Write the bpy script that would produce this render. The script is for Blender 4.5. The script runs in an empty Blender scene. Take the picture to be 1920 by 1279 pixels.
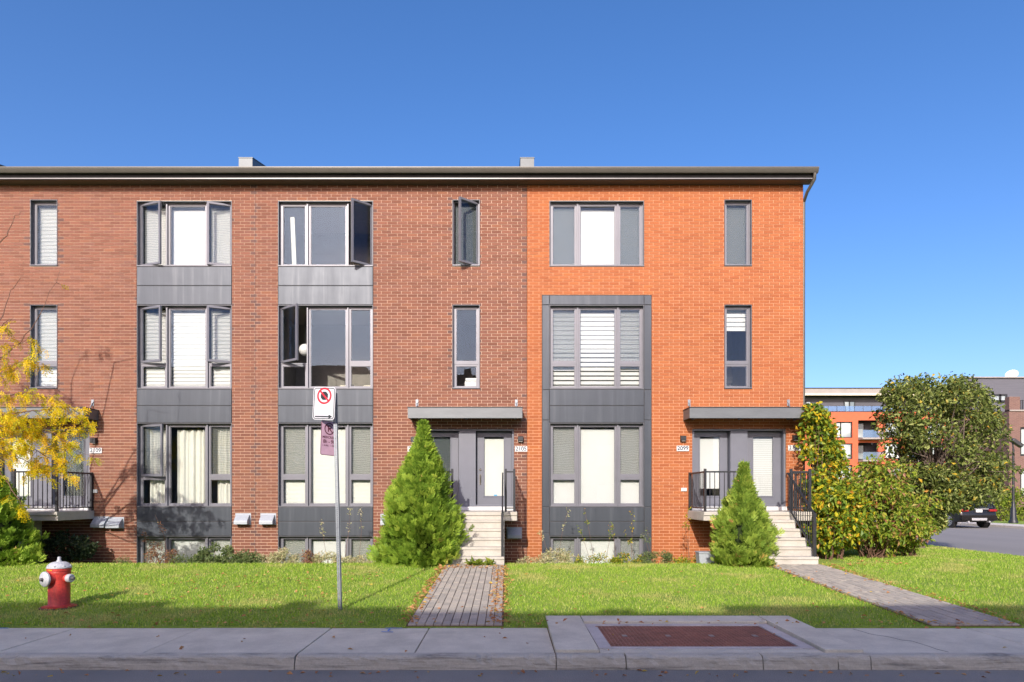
import bpy, math, random
import numpy as np
from mathutils import Vector, Matrix
random.seed(7); RNG = np.random.default_rng(11)
R = math.radians
SC = bpy.context.scene
COL = SC.collection

# ------------------------------------------------------------------ camera, sky, sun, exposure
CAM_D, CAM_Z, FPX = 18.0, 1.89, 1260.0          # metres in front of the facade, eye height, focal length in photo pixels
VX, VY = 950.0, 930.0                           # vanishing point in the photograph
cam = bpy.data.cameras.new('camera'); camo = bpy.data.objects.new('camera', cam); COL.objects.link(camo)
camo.location = (0, -CAM_D, CAM_Z); camo.rotation_euler = (R(90), 0, 0)
cam.sensor_width = 36; cam.lens = FPX/1920*36
cam.shift_x = (960-VX)/1920; cam.shift_y = (VY-639.5)/1920
cam.clip_end = 3000
SC.camera = camo
SUN = Vector((0.216, 1.0, -0.525)).normalized()  # direction the sunlight travels
ELEV = math.asin(-SUN.z)
w = bpy.data.worlds.new('World'); SC.world = w; w.use_nodes = True
nt = w.node_tree; nt.nodes.clear()
sky = nt.nodes.new('ShaderNodeTexSky'); sky.sky_type = 'NISHITA'; sky.sun_disc = False
sky.sun_elevation = ELEV; sky.sun_rotation = R(180) + math.atan2(0.216, 1.0)
sky.air_density = 0.75; sky.dust_density = 2.4; sky.ozone_density = 2.0; sky.altitude = 50
bg = nt.nodes.new('ShaderNodeBackground'); bg.inputs[1].default_value = 0.14
wo = nt.nodes.new('ShaderNodeOutputWorld')
hsv = nt.nodes.new('ShaderNodeHueSaturation'); hsv.inputs['Saturation'].default_value = 1.28
nt.links.new(sky.outputs[0], hsv.inputs['Color']); tn = nt.nodes.new('ShaderNodeMix'); tn.data_type = 'RGBA'; tn.blend_type = 'MULTIPLY'; tn.inputs[0].default_value = 1.0; tn.inputs[7].default_value = (1.04, 0.915, 0.99, 1)
nt.links.new(hsv.outputs[0], tn.inputs[6]); nt.links.new(tn.outputs[2], bg.inputs[0]); nt.links.new(bg.outputs[0], wo.inputs[0])
sl = bpy.data.lights.new('sun', 'SUN'); sl.energy = 2.75; sl.angle = R(0.5); sl.color = (1.0, 0.94, 0.86)
so = bpy.data.objects.new('sun', sl); COL.objects.link(so)
so.rotation_euler = SUN.to_track_quat('-Z', 'Y').to_euler(); so.location = (-10, -40, 30)
vs = SC.view_settings; vs.view_transform = 'Standard'; vs.look = 'None'; vs.gamma = 1.0; vs.exposure = 0.90
vs.use_curve_mapping = False
SC.render.engine = 'CYCLES'; SC.cycles.use_denoising = True
SC.cycles.max_bounces = 8; SC.cycles.transparent_max_bounces = 16
SC.cycles.sample_clamp_indirect = 6.0

# ------------------------------------------------------------------ measuring helpers
def FX(px): return (px-VX)/70.0                  # metres on the facade plane
def FZ(py): return CAM_Z+(VY-py)/70.0
def PT(px, py, d):                               # a measured point at a known distance
    return Vector(((px-VX)*d/FPX, d-CAM_D, CAM_Z+(VY-py)*d/FPX))
def lerp(a, b, t): return a+(b-a)*t
def sstep(a, b, x):
    t = min(1, max(0, (x-a)/(b-a))); return t*t*(3-2*t)

# ------------------------------------------------------------------ materials
def nodes(name):
    m = bpy.data.materials.new(name); m.use_nodes = True
    t = m.node_tree; b = t.nodes['Principled BSDF']
    return m, t, b
def L(t, a, b): t.links.new(a, b)
def rgb(c): return (c[0], c[1], c[2], 1)
def pos(t):
    return t.nodes.new('ShaderNodeNewGeometry').outputs['Position']
def noise(t, scale, detail=4, rough=0.6, vec=None, stretch=None):
    n = t.nodes.new('ShaderNodeTexNoise'); n.inputs['Scale'].default_value = scale
    n.inputs['Detail'].default_value = detail; n.inputs['Roughness'].default_value = rough
    v = vec if vec is not None else pos(t)
    if stretch:
        mp = t.nodes.new('ShaderNodeMapping'); mp.inputs['Scale'].default_value = stretch
        L(t, v, mp.inputs['Vector']); v = mp.outputs[0]
    L(t, v, n.inputs['Vector'])
    return n.outputs['Fac']
def ramp(t, fac, stops, interp='LINEAR'):
    r = t.nodes.new('ShaderNodeValToRGB'); e = r.color_ramp; e.interpolation = interp
    while len(e.elements) < len(stops): e.elements.new(0.5)
    for el, (p, c) in zip(e.elements, stops):
        el.position = p; el.color = rgb(c) if hasattr(c, '__len__') else (c, c, c, 1)
    L(t, fac, r.inputs[0]); return r.outputs[0]
def mixc(t, fac, a, b, mode='MIX'):
    m = t.nodes.new('ShaderNodeMix'); m.data_type = 'RGBA'; m.blend_type = mode
    for s, v in ((0, fac), (6, a), (7, b)):
        if hasattr(v, 'is_linked') or isinstance(v, bpy.types.NodeSocket): L(t, v, m.inputs[s])
        else: m.inputs[s].default_value = v if s == 0 else rgb(v)
    return m.outputs[2]
def math_(t, op, a, b=None, clamp=False):
    m = t.nodes.new('ShaderNodeMath'); m.operation = op; m.use_clamp = clamp
    for i, v in enumerate((a, b)):
        if v is None: continue
        if isinstance(v, bpy.types.NodeSocket): L(t, v, m.inputs[i])
        else: m.inputs[i].default_value = v
    return m.outputs[0]
def bump(t, b, h, strength=0.3, dist=0.01):
    n = t.nodes.new('ShaderNodeBump'); n.inputs['Strength'].default_value = strength
    n.inputs['Distance'].default_value = dist
    L(t, h, n.inputs['Height']); L(t, n.outputs[0], b.inputs['Normal'])
def attr(t, name):
    a = t.nodes.new('ShaderNodeAttribute'); a.attribute_name = name; return a.outputs['Fac']
M = {}
def plain(name, c, rough=0.6, metal=0.0, var=0.15, vscale=6, bscale=0, bstr=0.2, stretch=None, spec=None):
    m, t, b = nodes(name)
    n = noise(t, vscale, 5, 0.65, stretch=stretch)
    lo = tuple(x*(1-var) for x in c); hi = tuple(min(1, x*(1+var)) for x in c)
    L(t, ramp(t, n, [(0.3, lo), (0.7, hi)]), b.inputs['Base Color'])
    b.inputs['Roughness'].default_value = rough; b.inputs['Metallic'].default_value = metal
    if spec is not None: b.inputs['Specular IOR Level'].default_value = spec
    if bscale: bump(t, b, noise(t, bscale, 4), bstr, 0.01)
    M[name] = m; return m

def brick_mat(name, stops, fleck, fleck_amt):
    m, t, b = nodes(name)
    oi = t.nodes.new('ShaderNodeObjectInfo').outputs['Random']
    r = math_(t, 'FRACT', math_(t, 'ADD', attr(t, 'rnd'), oi))
    c = ramp(t, r, stops)
    big = noise(t, 0.7, 3)
    c = mixc(t, 0.5, c, ramp(t, big, [(0.3, (0.82, 0.82, 0.84)), (0.7, (1.12, 1.08, 1.05))]), 'MULTIPLY')
    fl = noise(t, 26, 3, 0.55, stretch=(1, 1, 1.6))
    f = ramp(t, fl, [(0.60, 0), (0.68, 1)])
    f2 = math_(t, 'GREATER_THAN', math_(t, 'FRACT', math_(t, 'MULTIPLY', r, 17.3)), 1-fleck_amt)
    c = mixc(t, math_(t, 'MULTIPLY', math_(t, 'MULTIPLY', f, f2), 0.8), c, fleck)
    c = mixc(t, math_(t, 'MULTIPLY', attr(t, 'dark'), 0.6), c, fleck)
    fine = noise(t, 180, 3)
    c = mixc(t, 0.35, c, ramp(t, fine, [(0.3, (0.7, 0.7, 0.7)), (0.7, (1.25, 1.25, 1.25))]), 'MULTIPLY')
    L(t, c, b.inputs['Base Color']); b.inputs['Roughness'].default_value = 0.85
    bump(t, b, fine, 0.35, 0.004)
    M[name] = m
brick_mat('brick_brown', [(0, (0.165, 0.062, 0.036)), (0.25, (0.19, 0.073, 0.042)), (0.5, (0.225, 0.088, 0.051)), (0.8, (0.19, 0.079, 0.052)), (1, (0.24, 0.095, 0.049))], (0.075, 0.05, 0.05), 0.30)
brick_mat('brick_orange', [(0, (0.315, 0.090, 0.027)), (0.3, (0.345, 0.104, 0.032)), (0.6, (0.37, 0.118, 0.037)), (0.85, (0.34, 0.108, 0.037)), (1, (0.385, 0.122, 0.034))], (0.30, 0.09, 0.045), 0.06)
plain('mortar_brown', (0.66, 0.50, 0.37), 0.95, var=0.15, vscale=9, bscale=200, bstr=0.3)
plain('mortar_orange', (0.70, 0.41, 0.25), 0.95, var=0.15, vscale=9, bscale=200, bstr=0.3)

def panel_mat():
    m, t, b = nodes('metal_panel')
    streak = noise(t, 3.0, 5, 0.6, stretch=(2.2, 1, 0.10))
    c = ramp(t, streak, [(0.3, (0.050, 0.058, 0.070)), (0.55, (0.061, 0.070, 0.083)), (0.75, (0.094, 0.103, 0.115))])
    L(t, c, b.inputs['Base Color']); b.inputs['Metallic'].default_value = 0.30; b.inputs['Specular IOR Level'].default_value = 0.4
    rr = ramp(t, noise(t, 2.0, 4, stretch=(2, 1, 0.4)), [(0.3, 0.40), (0.7, 0.48)])
    L(t, rr, b.inputs['Roughness'])
    bump(t, b, noise(t, 1.6, 2), 0.08, 0.05)
    M['metal_panel'] = m
panel_mat()
plain('window_frame', (0.165, 0.165, 0.184), 0.42, 0.2, var=0.08, vscale=3)
plain('dark_metal', (0.030, 0.031, 0.034), 0.45, 0.3, var=0.2, vscale=12)
plain('reveal_metal', (0.11, 0.112, 0.125), 0.5, 0.2, var=0.1)
plain('reveal_dark', (0.05, 0.05, 0.055), 0.6, var=0.2)
plain('door_paint', (0.145, 0.15, 0.175), 0.38, var=0.05, vscale=3)
plain('canopy_metal', (0.145, 0.155, 0.16), 0.45, 0.3, var=0.1, vscale=2, stretch=(1, 1, 4))
plain('galvanised', (0.27, 0.29, 0.31), 0.45, 0.55, var=0.18, vscale=18)
plain('vent_metal', (0.40, 0.43, 0.46), 0.45, 0.2, var=0.1, vscale=20)
plain('gutter_metal', (0.100, 0.093, 0.078), 0.45, 0.2, var=0.08, vscale=3)
plain('fascia_dark', (0.016, 0.015, 0.015), 0.9, var=0.2, spec=0.05)
plain('drip_edge', (0.16, 0.155, 0.15), 0.4, 0.3, var=0.05)
plain('soffit_brown', (0.10, 0.075, 0.055), 0.6, var=0.15, vscale=9, stretch=(6, 1, 1))
plain('roof_shingle', (0.05, 0.05, 0.052), 0.9, var=0.3, vscale=30, bscale=60)
plain('parapet_metal', (0.085, 0.095, 0.10), 0.45, 0.3, var=0.07)
plain('interior', (0.26, 0.24, 0.215), 0.9, var=0.1)
plain('blind_white', (0.60, 0.60, 0.58), 0.8, var=0.02, vscale=2)
plain('blind_cream', (0.66, 0.66, 0.60), 0.8, var=0.03, vscale=2)
plain('curtain', (0.66, 0.65, 0.58), 0.9, var=0.06, vscale=8)
plain('white_paint', (0.64, 0.64, 0.62), 0.5, var=0.04)
plain('cream_fabric', (0.66, 0.62, 0.50), 0.8, var=0.05)
plain('ink_grey', (0.035, 0.045, 0.075), 0.6, var=0.05)
plain('black_paint', (0.015, 0.016, 0.02), 0.5, var=0.1)
plain('sign_white', (0.60, 0.60, 0.61), 0.4, var=0.04, vscale=8)
plain('sign_red', (0.55, 0.015, 0.03), 0.45, var=0.05)
plain('sign_mauve', (0.58, 0.36, 0.44), 0.6, var=0.12, vscale=7)
plain('sign_maroon', (0.10, 0.012, 0.03), 0.6, var=0.1)
plain('hydrant_red', (0.50, 0.040, 0.030), 0.5, var=0.3, vscale=22, bscale=60, bstr=0.25)
plain('hydrant_silver', (0.50, 0.50, 0.51), 0.5, 0.1, var=0.12, vscale=25, bscale=50, bstr=0.2)
plain('hydrant_dark', (0.10, 0.09, 0.09), 0.6, var=0.3, vscale=30)
plain('hydrant_yellow', (0.75, 0.42, 0.02), 0.5, var=0.1)
plain('brass', (0.55, 0.5, 0.42), 0.25, 0.9, var=0.05)
plain('blue_sticker', (0.03, 0.30, 0.55), 0.5, var=0.1)
plain('blue_spray', (0.13, 0.26, 0.60), 0.9, var=0.3, vscale=30)
plain('bark', (0.10, 0.07, 0.05), 0.9, var=0.4, vscale=22, bscale=40, bstr=0.6)
plain('bark_pale', (0.15, 0.11, 0.085), 0.85, var=0.3, vscale=14, bscale=30, bstr=0.5)
plain('twig_red', (0.16, 0.085, 0.055), 0.8, var=0.3, vscale=22)
plain('soil', (0.14, 0.085, 0.05), 0.95, var=0.5, vscale=18, bscale=40, bstr=0.8)
plain('car_black', (0.010, 0.010, 0.011), 0.22, 0.0, var=0.05)
plain('car_glass', (0.02, 0.024, 0.028), 0.06, 0.0, var=0.05)
plain('car_rubber', (0.02, 0.02, 0.02), 0.85, var=0.2)
plain('car_rim', (0.55, 0.56, 0.58), 0.3, 0.7, var=0.05)
plain('car_red', (0.28, 0.008, 0.01), 0.25, var=0.05)
plain('car_silver', (0.45, 0.45, 0.45), 0.4, 0.4, var=0.05)
plain('apartment_orange', (0.53, 0.115, 0.050), 0.85, var=0.08, vscale=1.5)
plain('apartment_grey', (0.085, 0.085, 0.10), 0.7, var=0.12, vscale=1)
plain('apartment_fascia', (0.30, 0.27, 0.25), 0.7, var=0.1, vscale=1)
plain('apartment_lip', (0.62, 0.55, 0.42), 0.7, var=0.15, vscale=1)
plain('slate_panel', (0.10, 0.10, 0.118), 0.6, var=0.15, vscale=2, stretch=(0.3, 1, 6))
plain('dish_white', (0.65, 0.64, 0.62), 0.5, var=0.05)
plain('opposite_render', (0.30, 0.22, 0.17), 0.9, var=0.2, vscale=2)

def brickwall_tex(name, c1, c2, mo):
    m, t, b = nodes(name)
    mp = t.nodes.new('ShaderNodeMapping'); mp.inputs['Rotation'].default_value = (R(90), 0, 0)
    L(t, pos(t), mp.inputs[0])
    br = t.nodes.new('ShaderNodeTexBrick'); br.inputs['Scale'].default_value = 1.0
    br.inputs['Brick Width'].default_value = 0.27; br.inputs['Row Height'].default_value = 0.081
    br.inputs['Mortar Size'].default_value = 0.006
    for i, c in ((1, c1), (2, c2), (3, mo)): br.inputs[i].default_value = rgb(c)
    L(t, mp.outputs[0], br.inputs[0]); L(t, br.outputs[0], b.inputs['Base Color'])
    b.inputs['Roughness'].default_value = 0.9; M[name] = m
brickwall_tex('brick_far_brown', (0.13, 0.068, 0.058), (0.165, 0.088, 0.072), (0.26, 0.19, 0.16))
brickwall_tex('brick_far_orange', (0.50, 0.13, 0.05), (0.56, 0.16, 0.06), (0.6, 0.36, 0.22))

def glass_mat(name, refl, tint=(0.93, 0.96, 0.95), wav=0.02, rough=0.0):
    m, t, b = nodes(name); t.nodes.remove(b); o = t.nodes['Material Output']
    tr = t.nodes.new('ShaderNodeBsdfTransparent'); tr.inputs[0].default_value = rgb(tint)
    gl = t.nodes.new('ShaderNodeBsdfGlossy'); gl.inputs['Roughness'].default_value = rough
    gl.inputs[0].default_value = (0.50, 0.72, 1.0, 1)
    bp = t.nodes.new('ShaderNodeBump'); bp.inputs['Strength'].default_value = wav; bp.inputs['Distance'].default_value = 0.1
    L(t, noise(t, 1.3, 1), bp.inputs['Height']); L(t, bp.outputs[0], gl.inputs['Normal'])
    lw = t.nodes.new('ShaderNodeLayerWeight'); lw.inputs[0].default_value = 0.5
    f = math_(t, 'ADD', math_(t, 'MULTIPLY', math_(t, 'POWER', lw.outputs['Facing'], 4.0), 0.7), refl, True)
    mx = t.nodes.new('ShaderNodeMixShader'); L(t, f, mx.inputs[0]); L(t, tr.outputs[0], mx.inputs[1]); L(t, gl.outputs[0], mx.inputs[2])
    L(t, mx.outputs[0], o.inputs[0]); M[name] = m
glass_mat('window_glass', 0.027, (0.955, 0.965, 0.955))
glass_mat('rail_glass', 0.25, (0.75, 0.8, 0.82))
def far_glass():
    m, t, b = nodes('far_glass')
    L(t, ramp(t, noise(t, 0.35, 2), [(0.35, (0.16, 0.20, 0.21)), (0.65, (0.55, 0.60, 0.58))]), b.inputs['Base Color'])
    b.inputs['Roughness'].default_value = 0.08; b.inputs['Specular IOR Level'].default_value = 0.9; M['far_glass'] = m
far_glass()
def screen_mat(name, op, c, amp=0.04):
    m, t, b = nodes(name); o = t.nodes['Material Output']
    b.inputs['Base Color'].default_value = rgb(c); b.inputs['Roughness'].default_value = 0.8
    tr = t.nodes.new('ShaderNodeBsdfTransparent'); mx = t.nodes.new('ShaderNodeMixShader')
    # the weave beats against the fabric behind it: faint wavering bands
    wv = t.nodes.new('ShaderNodeTexWave'); wv.inputs['Scale'].default_value = 5; wv.inputs['Distortion'].default_value = 7
    wv.inputs['Detail'].default_value = 1.5; wv.inputs['Detail Scale'].default_value = 0.6; wv.bands_direction = 'Z'
    L(t, pos(t), wv.inputs[0])
    L(t, ramp(t, wv.outputs['Fac'], [(0.0, op-amp), (1.0, op+amp)]), mx.inputs[0])
    L(t, tr.outputs[0], mx.inputs[1]); L(t, b.outputs[0], mx.inputs[2]); L(t, mx.outputs[0], o.inputs[0]); M[name] = m
screen_mat('insect_screen', 0.27, (0.16, 0.17, 0.16))
screen_mat('insect_screen_pale', 0.17, (0.30, 0.31, 0.29))
screen_mat('insect_screen_dark', 0.46, (0.11, 0.13, 0.135), 0.015)

def concrete(name, c, dark, scale=2.5, stain=0.5, stretch=None):
    m, t, b = nodes(name)
    n1 = noise(t, scale, 6, 0.65, stretch=stretch); n2 = noise(t, 60, 4); n3 = noise(t, 0.9 if not stretch else 4, 5, 0.7, stretch=stretch)
    col = ramp(t, n1, [(0.3, tuple(x*0.82 for x in c)), (0.7, tuple(x*1.08 for x in c))])
    col = mixc(t, ramp(t, n3, [(0.52, 0), (0.75, stain)]), col, dark)
    col = mixc(t, 0.4, col, ramp(t, n2, [(0.3, (0.72, 0.72, 0.72)), (0.7, (1.2, 1.2, 1.2))]), 'MULTIPLY')
    L(t, col, b.inputs['Base Color']); b.inputs['Roughness'].default_value = 0.92
    bump(t, b, n2, 0.35, 0.006); M[name] = m
concrete('sidewalk_concrete', (0.69, 0.645, 0.50), (0.47, 0.435, 0.33), 2.5, 0.75)
concrete('kerb_concrete', (0.54, 0.505, 0.40), (0.14, 0.135, 0.12), 9, 0.95, (0.35, 1, 5))
concrete('step_concrete', (0.50, 0.465, 0.40), (0.36, 0.30, 0.22), 3.0, 0.6)
concrete('frame_concrete', (0.58, 0.54, 0.49), (0.40, 0.37, 0.33), 5)
concrete('paver_concrete', (0.36, 0.315, 0.275), (0.26, 0.21, 0.17), 4)
def paver():
    m, t, b = nodes('paver')
    oi = t.nodes.new('ShaderNodeObjectInfo').outputs['Random']
    c = ramp(t, oi, [(0, (0.35, 0.315, 0.26)), (0.5, (0.42, 0.375, 0.305)), (1, (0.48, 0.42, 0.335))])
    n2 = noise(t, 70, 4); c = mixc(t, 0.45, c, ramp(t, n2, [(0.3, (0.7, 0.7, 0.7)), (0.7, (1.25, 1.25, 1.25))]), 'MULTIPLY')
    L(t, c, b.inputs['Base Color']); b.inputs['Roughness'].default_value = 0.9; bump(t, b, n2, 0.3, 0.005); M['paver'] = m
paver()
def asphalt():
    m, t, b = nodes('asphalt')
    n = noise(t, 120, 3); n2 = noise(t, 0.6, 4)
    c = ramp(t, n, [(0.3, (0.14, 0.135, 0.115)), (0.7, (0.36, 0.345, 0.30))])
    c = mixc(t, 0.6, c, ramp(t, n2, [(0.3, (0.8, 0.8, 0.8)), (0.7, (1.25, 1.22, 1.2))]), 'MULTIPLY')
    L(t, c, b.inputs['Base Color']); b.inputs['Roughness'].default_value = 0.9; bump(t, b, n, 0.6, 0.01); M['asphalt'] = m
    m, t, b = nodes('asphalt_pale')
    n = noise(t, 90, 3); n2 = noise(t, 0.4, 4, stretch=(1, 0.2, 1))
    c = ramp(t, n, [(0.3, (0.19, 0.18, 0.175)), (0.7, (0.26, 0.25, 0.24))])
    c = mixc(t, 0.6, c, ramp(t, n2, [(0.3, (0.85, 0.85, 0.85)), (0.7, (1.15, 1.14, 1.12))]), 'MULTIPLY')
    L(t, c, b.inputs['Base Color']); b.inputs['Roughness'].default_value = 0.9; M['asphalt_pale'] = m
asphalt()
def rust_plate():
    m, t, b = nodes('rusty_plate')
    n = noise(t, 5, 6, 0.7)
    c = ramp(t, n, [(0.3, (0.20, 0.095, 0.07)), (0.6, (0.34, 0.16, 0.115)), (0.8, (0.45, 0.26, 0.19))])
    L(t, c, b.inputs['Base Color']); b.inputs['Roughness'].default_value = 0.6; b.inputs['Metallic'].default_value = 0.35
    M['rusty_plate'] = m
rust_plate()
def lawn_mat():
    m, t, b = nodes('lawn')
    n1 = noise(t, 1.1, 5, 0.6); n2 = noise(t, 35, 4, stretch=(1, 0.5, 1))
    c = ramp(t, n1, [(0.3, (0.17, 0.27, 0.03)), (0.55, (0.23, 0.33, 0.04)), (0.75, (0.33, 0.36, 0.08))])
    c = mixc(t, 0.7, c, ramp(t, n2, [(0.3, (0.55, 0.6, 0.5)), (0.7, (1.3, 1.25, 1.1))]), 'MULTIPLY')
    L(t, c, b.inputs['Base Color']); b.inputs['Roughness'].default_value = 0.95; bump(t, b, n2, 0.8, 0.03); M['lawn'] = m
lawn_mat()
def leaf_mat(name, stops, rough=0.5, trans=0.35, patch=None):
    m, t, b = nodes(name); o = t.nodes['Material Output']
    c = ramp(t, attr(t, 'rnd'), stops)
    if patch:
        c = mixc(t, ramp(t, noise(t, patch[1], 3), [(patch[2], 0), (patch[2]+0.12, patch[3])]), c, patch[0])
    L(t, c, b.inputs['Base Color']); b.inputs['Roughness'].default_value = rough
    b.inputs['Specular IOR Level'].default_value = 0.25
    tr = t.nodes.new('ShaderNodeBsdfTranslucent'); L(t, c, tr.inputs[0])
    mx = t.nodes.new('ShaderNodeMixShader'); mx.inputs[0].default_value = trans
    L(t, b.outputs[0], mx.inputs[1]); L(t, tr.outputs[0], mx.inputs[2]); L(t, mx.outputs[0], o.inputs[0]); M[name] = m
leaf_mat('grass_blade', [(0, (0.17, 0.32, 0.022)), (0.4, (0.28, 0.44, 0.038)), (0.75, (0.39, 0.53, 0.06)), (0.93, (0.54, 0.57, 0.15)), (1, (0.68, 0.57, 0.26))], 0.6, 0.3, ((0.60, 0.51, 0.19), 0.8, 0.53, 0.7))
leaf_mat('cedar_leaf', [(0, (0.096, 0.182, 0.022)), (0.35, (0.193, 0.321, 0.034)), (0.75, (0.342, 0.470, 0.055)), (0.95, (0.512, 0.577, 0.085)), (1, (0.577, 0.364, 0.128))], 0.6, 0.25)
leaf_mat('cedar_leaf_bronze', [(0, (0.096, 0.171, 0.026)), (0.35, (0.193, 0.299, 0.039)), (0.7, (0.321, 0.427, 0.060)), (0.85, (0.470, 0.492, 0.096)), (0.93, (0.640, 0.278, 0.107)), (1, (0.705, 0.342, 0.150))], 0.6, 0.25)
leaf_mat('locust_leaf', [(0, (0.26, 0.33, 0.02)), (0.18, (0.55, 0.52, 0.015)), (0.5, (0.84, 0.64, 0.012)), (0.85, (0.85, 0.58, 0.014)), (1, (0.72, 0.40, 0.02))], 0.55, 0.4)
leaf_mat('crab_leaf', [(0, (0.055, 0.078, 0.018)), (0.4, (0.125, 0.165, 0.034)), (0.75, (0.22, 0.26, 0.06)), (0.95, (0.33, 0.36, 0.12)), (0.99, (0.58, 0.40, 0.03)), (1, (0.45, 0.22, 0.05))], 0.5, 0.22)
leaf_mat('dogwood_leaf', [(0, (0.10, 0.17, 0.018)), (0.3, (0.19, 0.28, 0.028)), (0.6, (0.33, 0.39, 0.04)), (0.82, (0.45, 0.44, 0.06)), (0.91, (0.36, 0.22, 0.08)), (0.97, (0.33, 0.12, 0.07)), (1, (0.5, 0.26, 0.18))], 0.5, 0.35)
leaf_mat('vine_leaf', [(0, (0.081, 0.149, 0.019)), (0.35, (0.162, 0.257, 0.027)), (0.65, (0.338, 0.392, 0.034)), (0.85, (0.608, 0.513, 0.027)), (0.95, (0.743, 0.446, 0.027)), (1, (0.472, 0.162, 0.041))], 0.4, 0.35)
leaf_mat('shrub_leaf', [(0, (0.070, 0.112, 0.035)), (0.5, (0.140, 0.196, 0.063)), (1, (0.280, 0.322, 0.126))], 0.5, 0.25)
leaf_mat('cream_leaf', [(0, (0.28, 0.31, 0.12)), (0.4, (0.52, 0.51, 0.27)), (0.8, (0.68, 0.64, 0.40)), (1, (0.55, 0.36, 0.22))], 0.6, 0.3)
leaf_mat('russet_leaf', [(0, (0.140, 0.070, 0.049)), (0.5, (0.280, 0.140, 0.084)), (0.8, (0.420, 0.210, 0.112)), (1, (0.252, 0.238, 0.070))], 0.6, 0.25)
leaf_mat('dark_leaf', [(0, (0.025, 0.045, 0.02)), (0.6, (0.055, 0.085, 0.035)), (1, (0.11, 0.14, 0.06))], 0.3, 0.15)
leaf_mat('hedge_leaf', [(0, (0.084, 0.144, 0.014)), (0.5, (0.180, 0.252, 0.024)), (1, (0.324, 0.360, 0.042))], 0.5, 0.35)
leaf_mat('litter_leaf', [(0, (0.40, 0.17, 0.07)), (0.5, (0.52, 0.25, 0.10)), (0.8, (0.58, 0.36, 0.14)), (1, (0.62, 0.45, 0.06))], 0.8, 0.15)

# ------------------------------------------------------------------ geometry helpers
def tag(o, label=None, cat=None, group=None, kind=None):
    if label: o['label'] = label
    if cat: o['category'] = cat
    if group: o['group'] = group
    if kind: o['kind'] = kind
    return o
def link(name, me, mat=None, parent=None, loc=None):
    o = bpy.data.objects.new(name, me); COL.objects.link(o)
    if mat and me is not None and len(me.materials) == 0: me.materials.append(M[mat] if isinstance(mat, str) else mat)
    if parent:
        o.parent = parent
        off = Vector(parent.get('_w', (0, 0, 0))) if parent.type == 'EMPTY' else Vector((0, 0, 0))
        o.location = (Vector(loc) if loc else Vector((0, 0, 0))) - off
    elif loc: o.location = loc
    return o
EMP = []
def thing(name, loc, label, cat, group=None):
    o = bpy.data.objects.new(name, None); COL.objects.link(o); o.location = loc; o['_w'] = tuple(loc)
    o.empty_display_size = 0.2; EMP.append(o)
    return tag(o, label, cat, group)
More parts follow.
